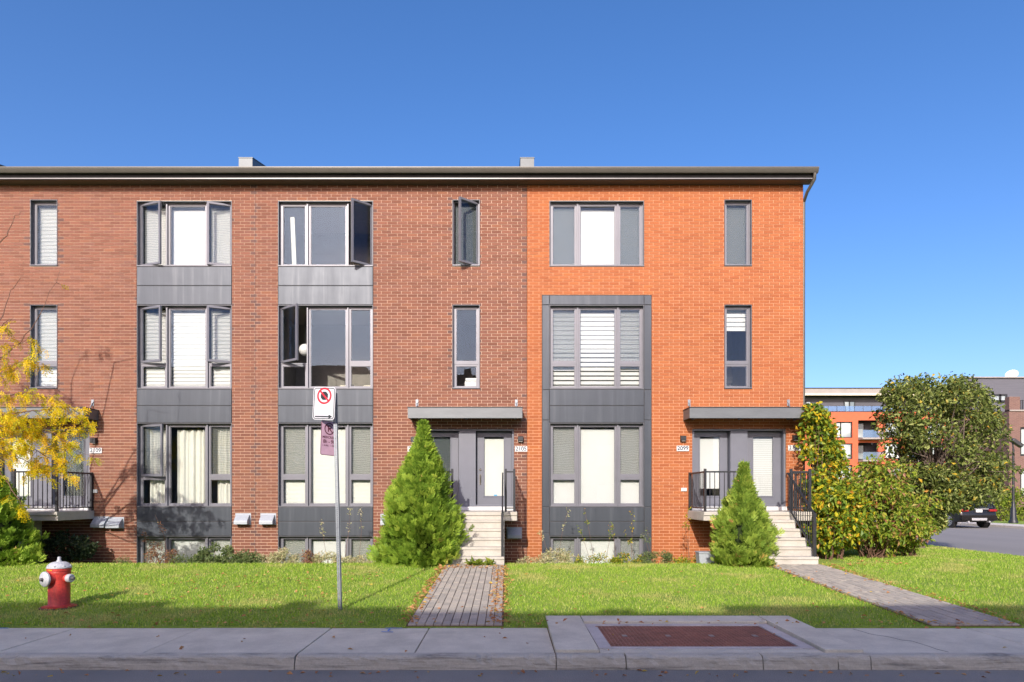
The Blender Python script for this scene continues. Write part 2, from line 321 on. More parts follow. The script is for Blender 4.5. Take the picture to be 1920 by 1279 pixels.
class MB:
    def __init__(s): s.v = []; s.f = []
    def box(s, x0, x1, y0, y1, z0, z1):
        if x0 > x1: x0, x1 = x1, x0
        if y0 > y1: y0, y1 = y1, y0
        if z0 > z1: z0, z1 = z1, z0
        n = len(s.v)
        s.v += [(x0, y0, z0), (x1, y0, z0), (x1, y1, z0), (x0, y1, z0), (x0, y0, z1), (x1, y0, z1), (x1, y1, z1), (x0, y1, z1)]
        s.f += [(n, n+3, n+2, n+1), (n+4, n+5, n+6, n+7), (n, n+1, n+5, n+4), (n+1, n+2, n+6, n+5), (n+2, n+3, n+7, n+6), (n+3, n, n+4, n+7)]
        return s
    def obox(s, c, ex, ey, ez):                    # oriented box: centre and half-vectors
        c, ex, ey, ez = map(Vector, (c, ex, ey, ez)); n = len(s.v)
        for k in (-1, 1):
            for a, b in ((-1, -1), (1, -1), (1, 1), (-1, 1)): s.v.append(tuple(c+ex*a+ey*b+ez*k))
        s.f += [(n, n+3, n+2, n+1), (n+4, n+5, n+6, n+7), (n, n+1, n+5, n+4), (n+1, n+2, n+6, n+5), (n+2, n+3, n+7, n+6), (n+3, n, n+4, n+7)]
        return s
    def bar(s, p, q, wx, wy):                      # square bar from p to q
        p, q = Vector(p), Vector(q); d = (q-p); l = d.length; d.normalize()
        a = d.orthogonal().normalized() if abs(d.z) < 0.9 else Vector((1, 0, 0))
        if abs(d.z) < 0.9: a = Vector((0, 0, 1)).cross(d).normalized()
        b = d.cross(a).normalized()
        return s.obox((p+q)/2, a*wx/2, b*wy/2, d*l/2)
    def tube(s, pts, rad, n=8, cap=True):
        pts = [Vector(p) for p in pts]; base = len(s.v); k = len(pts); prev = None
        for i, p in enumerate(pts):
            d = (pts[min(i+1, k-1)]-pts[max(i-1, 0)]).normalized()
            a = d.orthogonal().normalized() if prev is None else (prev-d*prev.dot(d)).normalized()
            prev = a; b = d.cross(a); r = rad[i] if hasattr(rad, '__len__') else rad
            for j in range(n):
                t = 2*math.pi*j/n; s.v.append(tuple(p+a*r*math.cos(t)+b*r*math.sin(t)))
        for i in range(k-1):
            for j in range(n):
                j2 = (j+1) % n; s.f.append((base+i*n+j, base+i*n+j2, base+(i+1)*n+j2, base+(i+1)*n+j))
        if cap:
            s.f.append(tuple(base+j for j in range(n))[::-1]); s.f.append(tuple(base+(k-1)*n+j for j in range(n)))
        return s
    def lathe(s, prof, c, n=24, axis=None):        # prof: (radius, height) pairs along axis
        c = Vector(c); ax = Vector(axis).normalized() if axis else Vector((0, 0, 1))
        a = ax.orthogonal().normalized(); b = ax.cross(a); base = len(s.v)
        for r, h in prof:
            for j in range(n):
                t = 2*math.pi*j/n; s.v.append(tuple(c+ax*h+(a*math.cos(t)+b*math.sin(t))*r))
        for i in range(len(prof)-1):
            for j in range(n):
                j2 = (j+1) % n; s.f.append((base+i*n+j, base+i*n+j2, base+(i+1)*n+j2, base+(i+1)*n+j))
        s.f.append(tuple(base+j for j in range(n))[::-1]); s.f.append(tuple(base+(len(prof)-1)*n+j for j in range(n)))
        return s
    def prism(s, poly, axis, a, b):                # poly of 2-tuples extruded along an axis
        n = len(poly); base = len(s.v)
        for t in (a, b):
            for p in poly:
                s.v.append({'x': (t, p[0], p[1]), 'y': (p[0], t, p[1]), 'z': (p[0], p[1], t)}[axis])
        for i in range(n):
            j = (i+1) % n; s.f.append((base+i, base+j, base+n+j, base+n+i))
        s.f.append(tuple(range(base, base+n))[::-1]); s.f.append(tuple(range(base+n, base+2*n)))
        return s
    def quad(s, *p):
        n = len(s.v); s.v += [tuple(q) for q in p]; s.f.append(tuple(range(n, n+len(p)))); return s
    def mesh(s, name, mat=None, smooth=False):
        me = bpy.data.meshes.new(name); me.from_pydata(s.v, [], s.f); me.update()
        import bmesh
        bm = bmesh.new(); bm.from_mesh(me); bmesh.ops.recalc_face_normals(bm, faces=bm.faces); bm.to_mesh(me); bm.free()
        if smooth:
            me.shade_smooth()
            try: me.set_sharp_from_angle(angle=R(40))
            except Exception: pass
        if mat: me.materials.append(M[mat])
        return me
    def build(s, name, mat, parent=None, smooth=False, bev=0):
        o = link(name, s.mesh(name, mat, smooth), None, parent)
        if bev:
            b = o.modifiers.new('bevel', 'BEVEL'); b.width = bev; b.segments = 2; b.limit_method = 'ANGLE'
        return o
def np_mesh(name, V, F, mat, rnd=None, extra=None):
    """V (n,3), F (m,k) with k constant"""
    me = bpy.data.meshes.new(name); V = np.ascontiguousarray(V, dtype=np.float32); F = np.ascontiguousarray(F, dtype=np.int32)
    k = F.shape[1]
    me.vertices.add(len(V)); me.vertices.foreach_set('co', V.ravel())
    me.loops.add(F.size); me.loops.foreach_set('vertex_index', F.ravel())
    me.polygons.add(len(F)); me.polygons.foreach_set('loop_start', np.arange(0, F.size, k, dtype=np.int32))
    me.update(calc_edges=True)
    for nm, arr in ((('rnd', rnd),) + (tuple(extra.items()) if extra else ())):
        if arr is None: continue
        a = me.attributes.new(nm, 'FLOAT', 'FACE'); a.data.foreach_set('value', np.ascontiguousarray(arr, dtype=np.float32))
    me.shade_flat(); me.materials.append(M[mat]); return me
def text_mesh(body, size, align='CENTER', extrude=0.0):
    cu = bpy.data.curves.new('lettering', 'FONT'); cu.body = body; cu.size = size; cu.align_x = align; cu.align_y = 'CENTER'; cu.extrude = extrude; cu.offset = size*0.025
    o = bpy.data.objects.new('lettering', cu); COL.objects.link(o)
    dg = bpy.context.evaluated_depsgraph_get(); me = bpy.data.meshes.new_from_object(o.evaluated_get(dg))
    bpy.data.objects.remove(o); bpy.data.curves.remove(cu); me.materials.clear(); return me
FACE = Matrix.Rotation(R(90), 4, 'X')              # text standing up, read from -Y

# ------------------------------------------------------------------ terrain
DS, DB = 9.21, 15.05                               # camera distances of the sidewalk's back edge and of the foot of the stairs
def zg(x, y):
    d = y+CAM_D
    if d < DS: return 0.10
    z = 0.10+0.0394*(min(d, DB)-DS)
    if d > DB:
        if x < 7.6 and x > -40: z -= 0.30*sstep(15.35, 17.0, d)*(1-sstep(7.0, 7.6, x))
        elif d > 22: z = 0.33
    return z
KX = 13.55                                         # side street kerb
YS, YK, YR = DS-CAM_D, 7.60-CAM_D, 7.55-CAM_D      # sidewalk back, kerb nose, road edge
ROADZ = -0.075
def zside(y): return lerp(ROADZ, 0.17, sstep(-10.5, -1.0, y))
g = MB()
g.quad((-900, -900, -0.40), (900, -900, -0.40), (900, 900, -0.40), (-900, 900, -0.40))
tag(g.build('ground', 'lawn'), 'wide flat ground reaching the horizon', None, None, 'structure')
def grid(xs, ys, f):
    V = [(x, y, f(x, y)) for y in ys for x in xs]; n = len(xs)
    F = [(j*n+i, j*n+i+1, (j+1)*n+i+1, (j+1)*n+i) for j in range(len(ys)-1) for i in range(n-1)]
    m = MB(); m.v = V; m.f = F; return m
xs = [-30, -20, -15, -10, -5, 0, 0.57, 0.60, 3, 4.08, 4.11, 5, 6.5, 7.0, 7.15, 7.3, 7.45, 7.6, 8.2, 9, 10, 11.5, 12.5, KX-0.15]
ys = [YS-0.012, YS-0.004, YS+0.3, -8.22, -8.18] + [YS+0.3*i for i in range(3, 21) if YS+0.3*i < DB-CAM_D+0.1] + [DB-CAM_D+0.15*i for i in range(1, 20)] + [0.2, 2, 4, 8, 14, 22, 32, 45, 70]
zl = lambda x, y: -0.12 if (0.58 < x < 4.10 and y < -8.2) else (0.02 if y < YS-0.01 else zg(x, y))
tag(grid(xs, ys, zl).build('lawn', 'lawn'), None, None, None, 'structure')
rd = MB(); rd.quad((-60, -20.5, ROADZ), (60, -20.5, ROADZ), (60, YR+0.3, ROADZ), (-60, YR+0.3, ROADZ))
tag(rd.build('road', 'asphalt'), None, None, None, 'structure')
sy = [YR+0.31] + [-10+i for i in range(0, 11)] + [2, 6, 15, 30, 50, 90]
tag(grid([KX, KX+4, KX+9, 27.0], sy, lambda x, y: zside(y)).build('side_street', 'asphalt_pale'), None, None, None, 'structure')
fw = MB(); fw.box(27.16, 29.0, -10, 90, -0.1, 0.29); tag(fw.build('far_sidewalk', 'frame_concrete'), None, None, None, 'structure')
fl = MB(); fl.quad((29.0, -10, 0.286), (90, -10, 0.286), (90, 120, 0.286), (29.0, 120, 0.286)); tag(fl.build('far_lawn', 'lawn'), None, None, None, 'structure')
bl = MB(); bl.quad((-60, 20, 0.2), (KX-0.2, 20, 0.2), (KX-0.2, 120, 0.2), (-60, 120, 0.2)); 
# kerb along the side street, in lengths
kr = tag(MB().box(KX-0.12, KX-0.02, -9.9, -9.5, -0.2, 0.05).build('side_kerb', 'frame_concrete'), None, None, None, 'structure')
for i in range(14):
    y0 = -9.48+2.4*i; m = MB(); za, zb = zside(y0)+0.11, zside(y0+2.38)+0.11
    m.v = [(KX-0.15, y0, -0.3), (KX+0.02, y0, -0.3), (KX+0.02, y0+2.38, -0.3), (KX-0.15, y0+2.38, -0.3), (KX-0.15, y0, za), (KX+0.02, y0, za), (KX+0.02, y0+2.38, zb), (KX-0.15, y0+2.38, zb)]
    m.f = [(0, 3, 2, 1), (4, 5, 6, 7), (0, 1, 5, 4), (1, 2, 6, 5), (2, 3, 7, 6), (3, 0, 4, 7)]
    m.build('kerb_length', 'frame_concrete', kr)
fk = tag(MB().box(27.0, 27.158, -10, -8.02, -0.2, 0.28).build('far_kerb', 'frame_concrete'), None, None, None, 'structure')
for i in range(20): MB().box(27.0, 27.158, -8+3*i, -5.03+3*i, -0.2, 0.28+0.002*(i % 3)).build('kerb_length', 'frame_concrete', fk)

# sidewalk slabs and kerb stones
JX = [-16.5, -14.7, -12.9, -11.1, -9.35, -7.60, -5.90, -4.19, -2.40, -1.06, 0.56, 4.12, 6.30, 8.2, 10.1, 12.0, KX-0.2]
swk = MB(); swk.box(-60, KX-0.16, YK+0.1, YS+0.02, -0.3, 0.06)
sidewalk = tag(swk.build('sidewalk', 'soil'), None, None, None, 'structure')
for a, b in zip(JX[:-1], JX[1:]):
    if a == 0.56: continue
    z = 0.085+random.uniform(-0.004, 0.004)
    MB().box(a+0.007, b-0.007, YK+0.147, YS-0.01, 0.0, z).build('slab', 'sidewalk_concrete', sidewalk, bev=0.008)
MB().box(-60, -16.51, YK+0.147, YS-0.01, 0, 0.084).build('slab', 'sidewalk_concrete', sidewalk)
kerb = tag(MB().box(-60, KX-0.2, YK+0.05, YK+0.14, -0.3, 0.02).build('kerb', 'kerb_concrete'), None, None, None, 'structure')
def kerbstone(a, b):
    n = max(6, int((b-a)/0.06)); prof = [(0.145, 0.084), (0.07, 0.085), (0.03, 0.079), (0.008, 0.062), (0.0, 0.035), (-0.006, -0.02), (-0.012, -0.09), (0.14, -0.09)]
    m = MB(); k = len(prof)
    for i in range(n+1):
        x = lerp(a+0.006, b-0.006, i/n); chip = max(0, random.gauss(0, 1)-0.6)*0.018
        for j, (py, pz) in enumerate(prof):
            w = 1.0 if 1 <= j <= 6 else 0
            m.v.append((x, YK+py+w*(random.uniform(-.006, .006)+(chip if j in (2, 3, 4) else 0)), pz+(w*(random.uniform(-.003, .003)) - (chip*0.8 if j in (1, 2, 3) else 0) if j < 6 else 0)))
    for i in range(n):
        for j in range(k):
            j2 = (j+1) % k; m.f.append((i*k+j, i*k+j2, (i+1)*k+j2, (i+1)*k+j))
    m.f.append(tuple(range(k))); m.f.append(tuple(n*k+j for j in range(k))[::-1])
    m.build('kerb_stone', 'kerb_concrete', kerb)
KJ = sorted(set([x for x in JX if x not in (-4.19, -1.06)] + [1.35, 2.9, 3.75]))
for a, b in zip(KJ[:-1], KJ[1:]): kerbstone(a, b)

plain('crack_dark', (0.05, 0.045, 0.04), 0.95, var=0.3)
def crack(pts):
    m = MB()
    for (x0, y0), (x1, y1) in zip(pts[:-1], pts[1:]):
        d = Vector((x1-x0, y1-y0, 0)); nrm = Vector((-d.y, d.x, 0)).normalized()*random.uniform(0.001, 0.003)
        m.obox(((x0+x1)/2, (y0+y1)/2, 0.0885), d/2, nrm, (0, 0, 0.0012))
    m.build('crack', 'crack_dark', sidewalk)
for cx, cw in ((5.1, -0.6),):
    y = YK+0.16; x = cx; p = [(x, y)]
    while y < YS-0.15 and random.random() > 0.06: y += random.uniform(0.06, 0.16); x += random.uniform(-0.06, 0.06)+cw*0.08; p.append((x, y))
    if len(p) > 2: crack(p)
# utility vault: concrete surround, frame, rusty plates
vault = thing('utility_vault', (2.4, -9.3, 0.08), 'long rusty steel vault cover framed in concrete in the sidewalk', 'vault cover')
VY0, VY1 = 8.02-CAM_D, 9.32-CAM_D
def slope_box(x0, x1, y0, y1, h=0.0, zb=-0.1):
    m = MB(); f = lambda y: max(0.086, zg(0, y)+0.02)+h
    m.v = [(x0, y0, zb), (x1, y0, zb), (x1, y1, zb), (x0, y1, zb), (x0, y0, f(y0)), (x1, y0, f(y0)), (x1, y1, f(y1)), (x0, y1, f(y1))]
    m.f = [(0, 3, 2, 1), (4, 5, 6, 7), (0, 1, 5, 4), (1, 2, 6, 5), (2, 3, 7, 6), (3, 0, 4, 7)]; return m
slope_box(0.567, 1.065, YK+0.147, -8.19).build('slab', 'sidewalk_concrete', vault, bev=0.006)
slope_box(1.08, 3.66, VY1+0.13, -8.19).build('slab', 'sidewalk_concrete', vault, bev=0.006)
slope_box(3.675, 4.113, YK+0.147, -8.19).build('slab', 'sidewalk_concrete', vault, bev=0.006)
MB().box(1.08, 3.66, YK+0.147, VY0-0.115, -0.1, 0.087).build('slab', 'sidewalk_concrete', vault, bev=0.006)
fr = MB(); zf = 0.096
fr.box(1.09, 1.245, VY0-0.10, VY1+0.12, -0.1, zf); fr.box(3.495, 3.65, VY0-0.10, VY1+0.12, -0.1, zf)
fr.box(1.246, 3.494, VY0-0.10, VY0-0.002, -0.1, zf-0.001); fr.box(1.246, 3.494, VY1+0.002, VY1+0.12, -0.1, zf-0.001)
fr.build('frame', 'frame_concrete', vault, bev=0.006)
dm = MB()
for i in range(4):
    x0 = 1.25+0.5605*i; x1 = x0+0.5555
    p = MB().box(x0, x1, VY0, VY1, 0.03, 0.084).build('cover_plate', 'rusty_plate', vault)
    tread = MB(); k = 0
    for a in range(11):
        for b in range(26):
            cx = x0+0.03+a*0.0495; cy = VY0+0.03+b*0.0495
            ang = R(45) if (a+b) % 2 else R(-45); ca, sa = math.cos(ang)*0.018, math.sin(ang)*0.018
            tread.obox((cx, cy, 0.085), (ca, sa, 0), (-sa*0.3, ca*0.3, 0), (0, 0, 0.0035))
    tag(tread.build('tread_lugs', 'rusty_plate', p), kind='stuff')
    MB().box(x0+0.24, x0+0.30, (VY0+VY1)/2-0.05, (VY0+VY1)/2+0.05, 0.08, 0.0905).build('lifting_slot', 'galvanised', p)

# blue survey spray marks on the sidewalk
def spray(pts, wd, label):
    m = MB()
    for (x0, y0), (x1, y1) in pts:
        m.obox(((x0+x1)/2, (y0+y1)/2, 0.0935), ((x1-x0)/2, (y1-y0)/2, 0), (-(y1-y0)/2*0+wd*(0 if abs(x1-x0) > abs(y1-y0) else 1), wd*(1 if abs(x1-x0) > abs(y1-y0) else 0), 0), (0, 0, 0.0008))
    tag(m.build('spray_mark', 'blue_spray'), label, 'paint mark')
spray([((-1.65, -8.86), (-1.42, -8.86)), ((-1.58, -9.05), (-1.58, -8.90)), ((-1.66, -9.10), (-1.5, -9.12))], 0.012, 'small blue sprayed survey mark on the sidewalk beside the paver walk')
spray([((-7.35, -8.86), (-6.78, -8.86)), ((-7.2, -8.93), (-6.95, -8.93))], 0.014, 'faint blue sprayed line on the sidewalk at the far left')

# paver walks
def walk(x0, x1, label):
    root = tag(MB().box(x0-0.02, x1+0.02, YS, DB-CAM_D+0.1, -0.2, 0.02).build('paver_walk', 'soil'), None, None, None, 'structure')
    # bedding follows the slope
    bed = MB(); n = len(bed.v)
    ya, yb = YS, DB-CAM_D+0.12
    bed.v = [(x0-0.02, ya, 0), (x1+0.02, ya, 0), (x1+0.02, yb, 0), (x0-0.02, yb, 0), (x0-0.02, ya, zg(0, ya)+0.012), (x1+0.02, ya, zg(0, ya)+0.012), (x1+0.02, yb, zg(0, yb)+0.012), (x0-0.02, yb, zg(0, yb)+0.012)]
    bed.f = [(0, 3, 2, 1), (4, 5, 6, 7), (0, 1, 5, 4), (1, 2, 6, 5), (2, 3, 7, 6), (3, 0, 4, 7)]
    bed.build('bedding_sand', 'soil', root)
    ncol = 11; wcol = (x1-x0)/ncol; lrow = 0.232; g = 0.011
    sl = math.atan(0.0394)
    bx = lambda l: MB().box(-wcol/2+g/2+0.001, wcol/2-g/2-0.001, -l/2+g/2, l/2-g/2, -0.06, 0.0).mesh('paver', 'paver')
    full = bx(lrow); half = bx(lrow/2)
    for c in range(ncol):
        y = YS+0.002
        off = c % 2
        first = True
        while y < DB-CAM_D+0.03:
            l = lrow/2 if (first and off) else lrow
            first = False
            o = link('paver', half if l < lrow else full, None, root)
            yc = y+l/2
            o.location = (x0+wcol*(c+0.5), yc, zg(0, yc)+0.032+random.uniform(-0.003, 0.003))
            o.rotation_euler = (sl+random.uniform(-.006, .006), random.uniform(-.01, .01), random.uniform(-.006, .006))
            y += l
    return root
walk(-1.36, -0.06, ''); walk(5.83, 7.04, '')

# ------------------------------------------------------------------ townhouses
ZTOP = FZ(347); ZBOT = -0.35
ROW, BL, BJ = 0.08114, 0.2685, 0.0100
def subtract(rects, op):
    out = []
    for (a, b, c, d) in rects:
        p, q, r, s = op
        if q <= a or p >= b or s <= c or r >= d: out.append((a, b, c, d)); continue
        if p > a: out.append((a, p, c, d))
        if q < b: out.append((q, b, c, d))
        if r > c: out.append((max(a, p), min(b, q), c, r))
        if s < d: out.append((max(a, p), min(b, q), s, d))
    return out
def brick_facade(root, xa, xb, ops, bmat, mmat, phase=0.0, dark_ends=True, bandpx=None):
    # mortar backing with openings
    m = MB(); zs = sorted(set([ZBOT, ZTOP] + [v for o in ops for v in o[2:4] if ZBOT < v < ZTOP]))
    for z0, z1 in zip(zs[:-1], zs[1:]):
        cuts = sorted([(o[0], o[1]) for o in ops if o[2] < z1-1e-6 and o[3] > z0+1e-6]); x = xa
        for a, b in cuts:
            if a > x: m.box(x, a, 0.008, 0.21, z0, z1)
            x = max(x, b)
        if x < xb: m.box(x, xb, 0.008, 0.21, z0, z1)
    wall = m.build('wall', mmat, root)
    full, rest = [], []
    nr = int((ZTOP-ZBOT)/ROW)+1
    for r in range(nr):
        z0 = ZTOP-(r+1)*ROW+BJ/2; z1 = z0+ROW-BJ
        if z1 < ZBOT: break
        x = xa-BL+phase+(0.4*BL if r % 2 else 0)
        while x < xb:
            a, b = max(x+BJ/2, xa), min(x+BL-BJ/2, xb); x += BL
            if b-a < 0.004: continue
            rs = [(a, b, z0, z1)]
            for o in ops: rs = subtract(rs, o)
            for q in rs:
                if q[1]-q[0] < 0.004 or q[3]-q[2] < 0.008: continue
                isfull = q == (a, b, z0, z1) and abs((b-a)-(BL-BJ)) < 1e-6
                edge = q[1]-q[0] < 0.165
                (full if isfull else rest).append((q, edge))
    camv = Vector((0, -CAM_D, CAM_Z))
    full.sort(key=lambda e: (Vector(((e[0][0]+e[0][1])/2, 0, (e[0][2]+e[0][3])/2))-camv).length)
    ind, more = full[:300], full[300:]
    bme = MB().box(-(BL-BJ)/2, (BL-BJ)/2, 0.0, 0.02, -(ROW-BJ)/2, (ROW-BJ)/2).mesh('brick', bmat)
    for q, _ in ind:
        o = link('brick', bme, None, wall)
        o.location = ((q[0]+q[1])/2, random.uniform(-0.0015, 0.0015), (q[2]+q[3])/2)
    V, F, rn, dk = [], [], [], []
    for q, edge in more+rest:
        j = random.uniform(-0.0015, 0.0015); n = len(V)
        (x0, x1, z0, z1) = q
        V += [(x0, j, z0), (x1, j, z0), (x1, 0.02, z0), (x0, 0.02, z0), (x0, j, z1), (x1, j, z1), (x1, 0.02, z1), (x0, 0.02, z1)]
        F += [(n, n+3, n+2, n+1), (n+4, n+5, n+6, n+7), (n, n+1, n+5, n+4), (n+1, n+2, n+6, n+5), (n+3, n, n+4, n+7)]
        rv = random.random(); rn += [rv]*5; dk += [1.0 if (edge and dark_ends and random.random() < 0.35) else 0.0]*5
    me = np_mesh('brick_courses', V, F, bmat, rn, {'dark': dk})
    tag(link('brick_courses', me, None, wall), kind='stuff')
    return wall

def bars(m, x0, x1, z0, z1, w, y0, y1):
    m.box(x0, x0+w, y0, y1, z0, z1); m.box(x1-w, x1, y0, y1, z0, z1)
    m.box(x0+w, x1-w, y0, y1, z0, z0+w); m.box(x0+w, x1-w, y0, y1, z1-w, z1); return m
def sash(win, x0, x1, z0, z1, open_=0, hinge='L', y=0.150):
    """one light: sash bars and pane, optionally swung outward"""
    w = 0.052
    hx = x0 if hinge == 'L' else x1
    fr = bars(MB(), x0-hx, x1-hx, z0, z1, w, -0.028, 0.028)
    bead = bars(MB(), x0-hx+w, x1-hx-w, z0+w, z1-w, 0.012, -0.008, 0.02); fr.v_off = len(fr.v)
    n = len(fr.v); fr.v += bead.v; fr.f += [tuple(i+n for i in f) for f in bead.f]
    pn = MB().box(x0-hx+w, x1-hx-w, -0.004, 0.004, z0+w, z1-w)
    rz = R(open_)*(-1 if hinge == 'L' else 1)
    for o in (fr.build('casement' if open_ else 'sash', 'window_frame', win), pn.build('pane', 'window_glass', win)):
        o.location = (hx, y, 0); o.rotation_euler = (random.uniform(-.0012, .0012), 0, rz+random.uniform(-.0012, .0012))
def blind(win, kind, x0, x1, z0, z1, screen=None, y=0.265, op=0.0, idx=0):
    if screen: MB().box(x0+0.03, x1-0.03, 0.200, 0.202, z0+0.03, z1-0.03).build('insect_screen', screen, win)
    top = z1-0.10 if kind in ('roller', 'zebra', 'cell', 'slat') else z1
    if kind == 'roller':
        m = MB().box(x0+0.045, x1-0.02, y, y+0.004, z0-0.03, top); m.box(x0+0.045, x1-0.02, y-0.006, y+0.01, z0, z0+0.03)
        m.build('roller_blind', 'blind_white', win)
    elif kind in ('cell', 'slat'):
        m = MB(); p = 0.036 if kind == 'cell' else 0.10; z = z0
        while z < top:
            zt = min(z+p, top)
            m.v += [(x0+0.05, y, z), (x1-0.03, y, z), (x1-0.03, y-0.006-(0.012 if kind == 'slat' else 0), (z+zt)/2+(-0.02 if kind == 'slat' else 0)), (x0+0.05, y-0.006-(0.012 if kind == 'slat' else 0), (z+zt)/2+(-0.02 if kind == 'slat' else 0)), (x0+0.05, y, zt), (x1-0.03, y, zt)]
            n = len(m.v)-6; m.f += [(n, n+1, n+2, n+3), (n+3, n+2, n+5, n+4)]; z = zt
        m.build('pleated_blind' if kind == 'cell' else 'slatted_blind', 'blind_white' if kind == 'slat' else 'blind_cream', win)
    elif kind.startswith('zebra'):
        m = MB(); z = z0+0.02; zend = z0+(z1-z0)*0.70 if kind == 'zebra_top' else z0
        zz = top
        while zz > max(z0, zend)+0.05:
            frac = (zz-z0)/(z1-z0)
            gap = 0.020 if frac > 0.5 else 0.038
            m.box(x0+0.03, x1-0.02, y, y+0.004, max(zz-0.124+gap, z0), zz); zz -= 0.124
        m.build('zebra_blind', 'blind_white', win)
        if kind == 'zebra': MB().box(x0+0.03, x1-0.02, y+0.012, y+0.014, z0, top).build('sheer_layer', 'insect_screen', win)
    elif kind == 'curtain':
        m = MB(); n = int((x1-x0)*60); a = []
        ph = random.random()*6
        for i in range(n+1):
            x = lerp(x0+0.16, x1-0.02, i/n)
            yy = y+0.05+0.030*math.sin(x*34+ph+1.5*math.sin(x*7+ph))+0.012*math.sin(x*71)
            a.append((x, yy))
        for (xA, yA), (xB, yB) in zip(a[:-1], a[1:]):
            m.quad((xA, yA, z0-0.05), (xB, yB, z0-0.05), (xB, yB, z1-0.12), (xA, yA, z1-0.12))
        me = m.mesh('curtain', 'curtain'); link('curtain', me, None, win)
def room(root, x0, x1, z0, z1, depth=2.6):
    m = MB(); e = 0.35; y0, y1 = 0.211, depth
    X0, X1, Z0, Z1 = x0-e, x1+e, z0-0.25, z1+0.12
    m.quad((X0, y1, Z0), (X1, y1, Z0), (X1, y1, Z1), (X0, y1, Z1)); m.quad((X0, y0, Z0), (X1, y0, Z0), (X1, y1, Z0), (X0, y1, Z0))
    m.quad((X0, y0, Z1), (X1, y0, Z1), (X1, y1, Z1), (X0, y1, Z1)); m.quad((X0, y0, Z0), (X0, y1, Z0), (X0, y1, Z1), (X0, y0, Z1)); m.quad((X1, y0, Z0), (X1, y1, Z0), (X1, y1, Z1), (X1, y0, Z1))
    m.build('room', 'interior', root)
def triple(root, px0, px1, py0, py1, transom, spec):
    """spec: three dicts with blind, screen, open, hinge"""
    x0, x1, z1, z0 = FX(px0), FX(px1), FZ(py0), FZ(py1); W = x1-x0
    fr = bars(MB(), x0, x1, z0, z1, 0.038, 0.105, 0.21)
    rev = bars(MB(), x0, x1, z0, z1, 0.014, -0.004, 0.104)
    ma, mb = x0+W*0.300, x0+W*0.7275
    for c in (ma, mb): fr.box(c-0.018, c+0.018, 0.070, 0.208, z0+0.038, z1-0.038)
    if transom:
        zt = FZ(transom)
        fr.box(x0+0.038, ma-0.018, 0.118, 0.207, zt-0.018, zt+0.018); fr.box(mb+0.018, x1-0.038, 0.118, 0.207, zt-0.018, zt+0.018)
    win = fr.build('window', 'window_frame', root); rev.build('reveal', 'reveal_metal', win)
    MB().box(x0+0.002, x1-0.002, -0.022, 0.104, z0+0.0145, z0+0.034).build('sill', 'window_frame', win)
    L_ = [(x0+0.039, ma-0.019), (ma+0.019, mb-0.019), (mb+0.019, x1-0.039)]
    zi0, zi1 = z0+0.039, z1-0.039
    for i, ((a, b), sp) in enumerate(zip(L_, spec)):
        if transom and i != 1:
            sash(win, a, b, zt+0.019, zi1, sp.get('open', 0), sp.get('hinge', 'L' if i == 0 else 'R'))
            sash(win, a, b, zi0, zt-0.019)
            if sp.get('screen'): MB().box(a+0.03, b-0.03, 0.200, 0.202, zt+0.03, zi1-0.03).build('insect_screen', sp['screen'], win)
        else:
            sash(win, a, b, zi0, zi1, sp.get('open', 0), sp.get('hinge', 'L' if i == 0 else 'R'))
            if sp.get('screen'): MB().box(a+0.03, b-0.03, 0.200, 0.202, zi0+0.03, zi1-0.03).build('insect_screen', sp['screen'], win)
        if sp.get('blind'): blind(win, sp['blind'], a, b, zi0, zi1)
    room(root, x0, x1, z0, z1); return win
def single(root, px0, px1, py0, py1, transom, sp, sp2=None):
    x0, x1, z1, z0 = FX(px0), FX(px1), FZ(py0), FZ(py1)
    fr = bars(MB(), x0, x1, z0, z1, 0.038, 0.105, 0.21)
    rev = bars(MB(), x0, x1, z0, z1, 0.014, -0.004, 0.104)
    if transom:
        zt = FZ(transom); fr.box(x0+0.038, x1-0.038, 0.118, 0.207, zt-0.018, zt+0.018)
    win = fr.build('window', 'window_frame', root); rev.build('reveal', 'reveal_metal', win)
    MB().box(x0+0.002, x1-0.002, -0.032, 0.104, z0+0.0145, z0+0.036).build('sill', 'window_frame', win)
    a, b, zi0, zi1 = x0+0.039, x1-0.039, z0+0.039, z1-0.039
    zs = zt+0.019 if transom else zi0
    sash(win, a, b, zs, zi1, sp.get('open', 0), sp.get('hinge', 'R'))
    if transom: sash(win, a, b, zi0, zt-0.019)
    if sp.get('screen'): MB().box(a+0.03, b-0.03, 0.200, 0.202, zs+0.03, zi1-0.03).build('insect_screen', sp['screen'], win)
    if sp.get('blind'): blind(win, sp['blind'], a, b, zi0, zi1)
    room(root, x0, x1, z0, z1); return win
def panels(root, px0, px1, pys):
    for a, b in zip(pys[:-1], pys[1:]):
        MB().box(FX(px0)+0.006, FX(px1)-0.006, -0.012, 0.10, FZ(b)+0.010, FZ(a)-0.010).build('metal_panel', 'metal_panel', root, bev=0.006)
    MB().box(FX(px0), FX(px1), 0.004, 0.11, FZ(pys[-1]), FZ(pys[0])).build('panel_backing', 'reveal_dark', root)
def vent(root, px, py, w=0.36):
    x = FX(px); z = FZ(py); h = 0.25
    m = MB(); m.prism([(-0.004, z+h/2), (-0.04, z+h/2), (-0.20, z-h/2+0.09), (-0.20, z-h/2), (-0.004, z-h/2)], 'x', x-w/2, x+w/2)
    v = m.build('vent_hood', 'vent_metal', root, bev=0.008)
    MB().box(x-w/2-0.03, x+w/2+0.03, -0.0035, 0.004, z-h/2-0.02, z+h/2+0.04).build('flange', 'vent_metal', v)
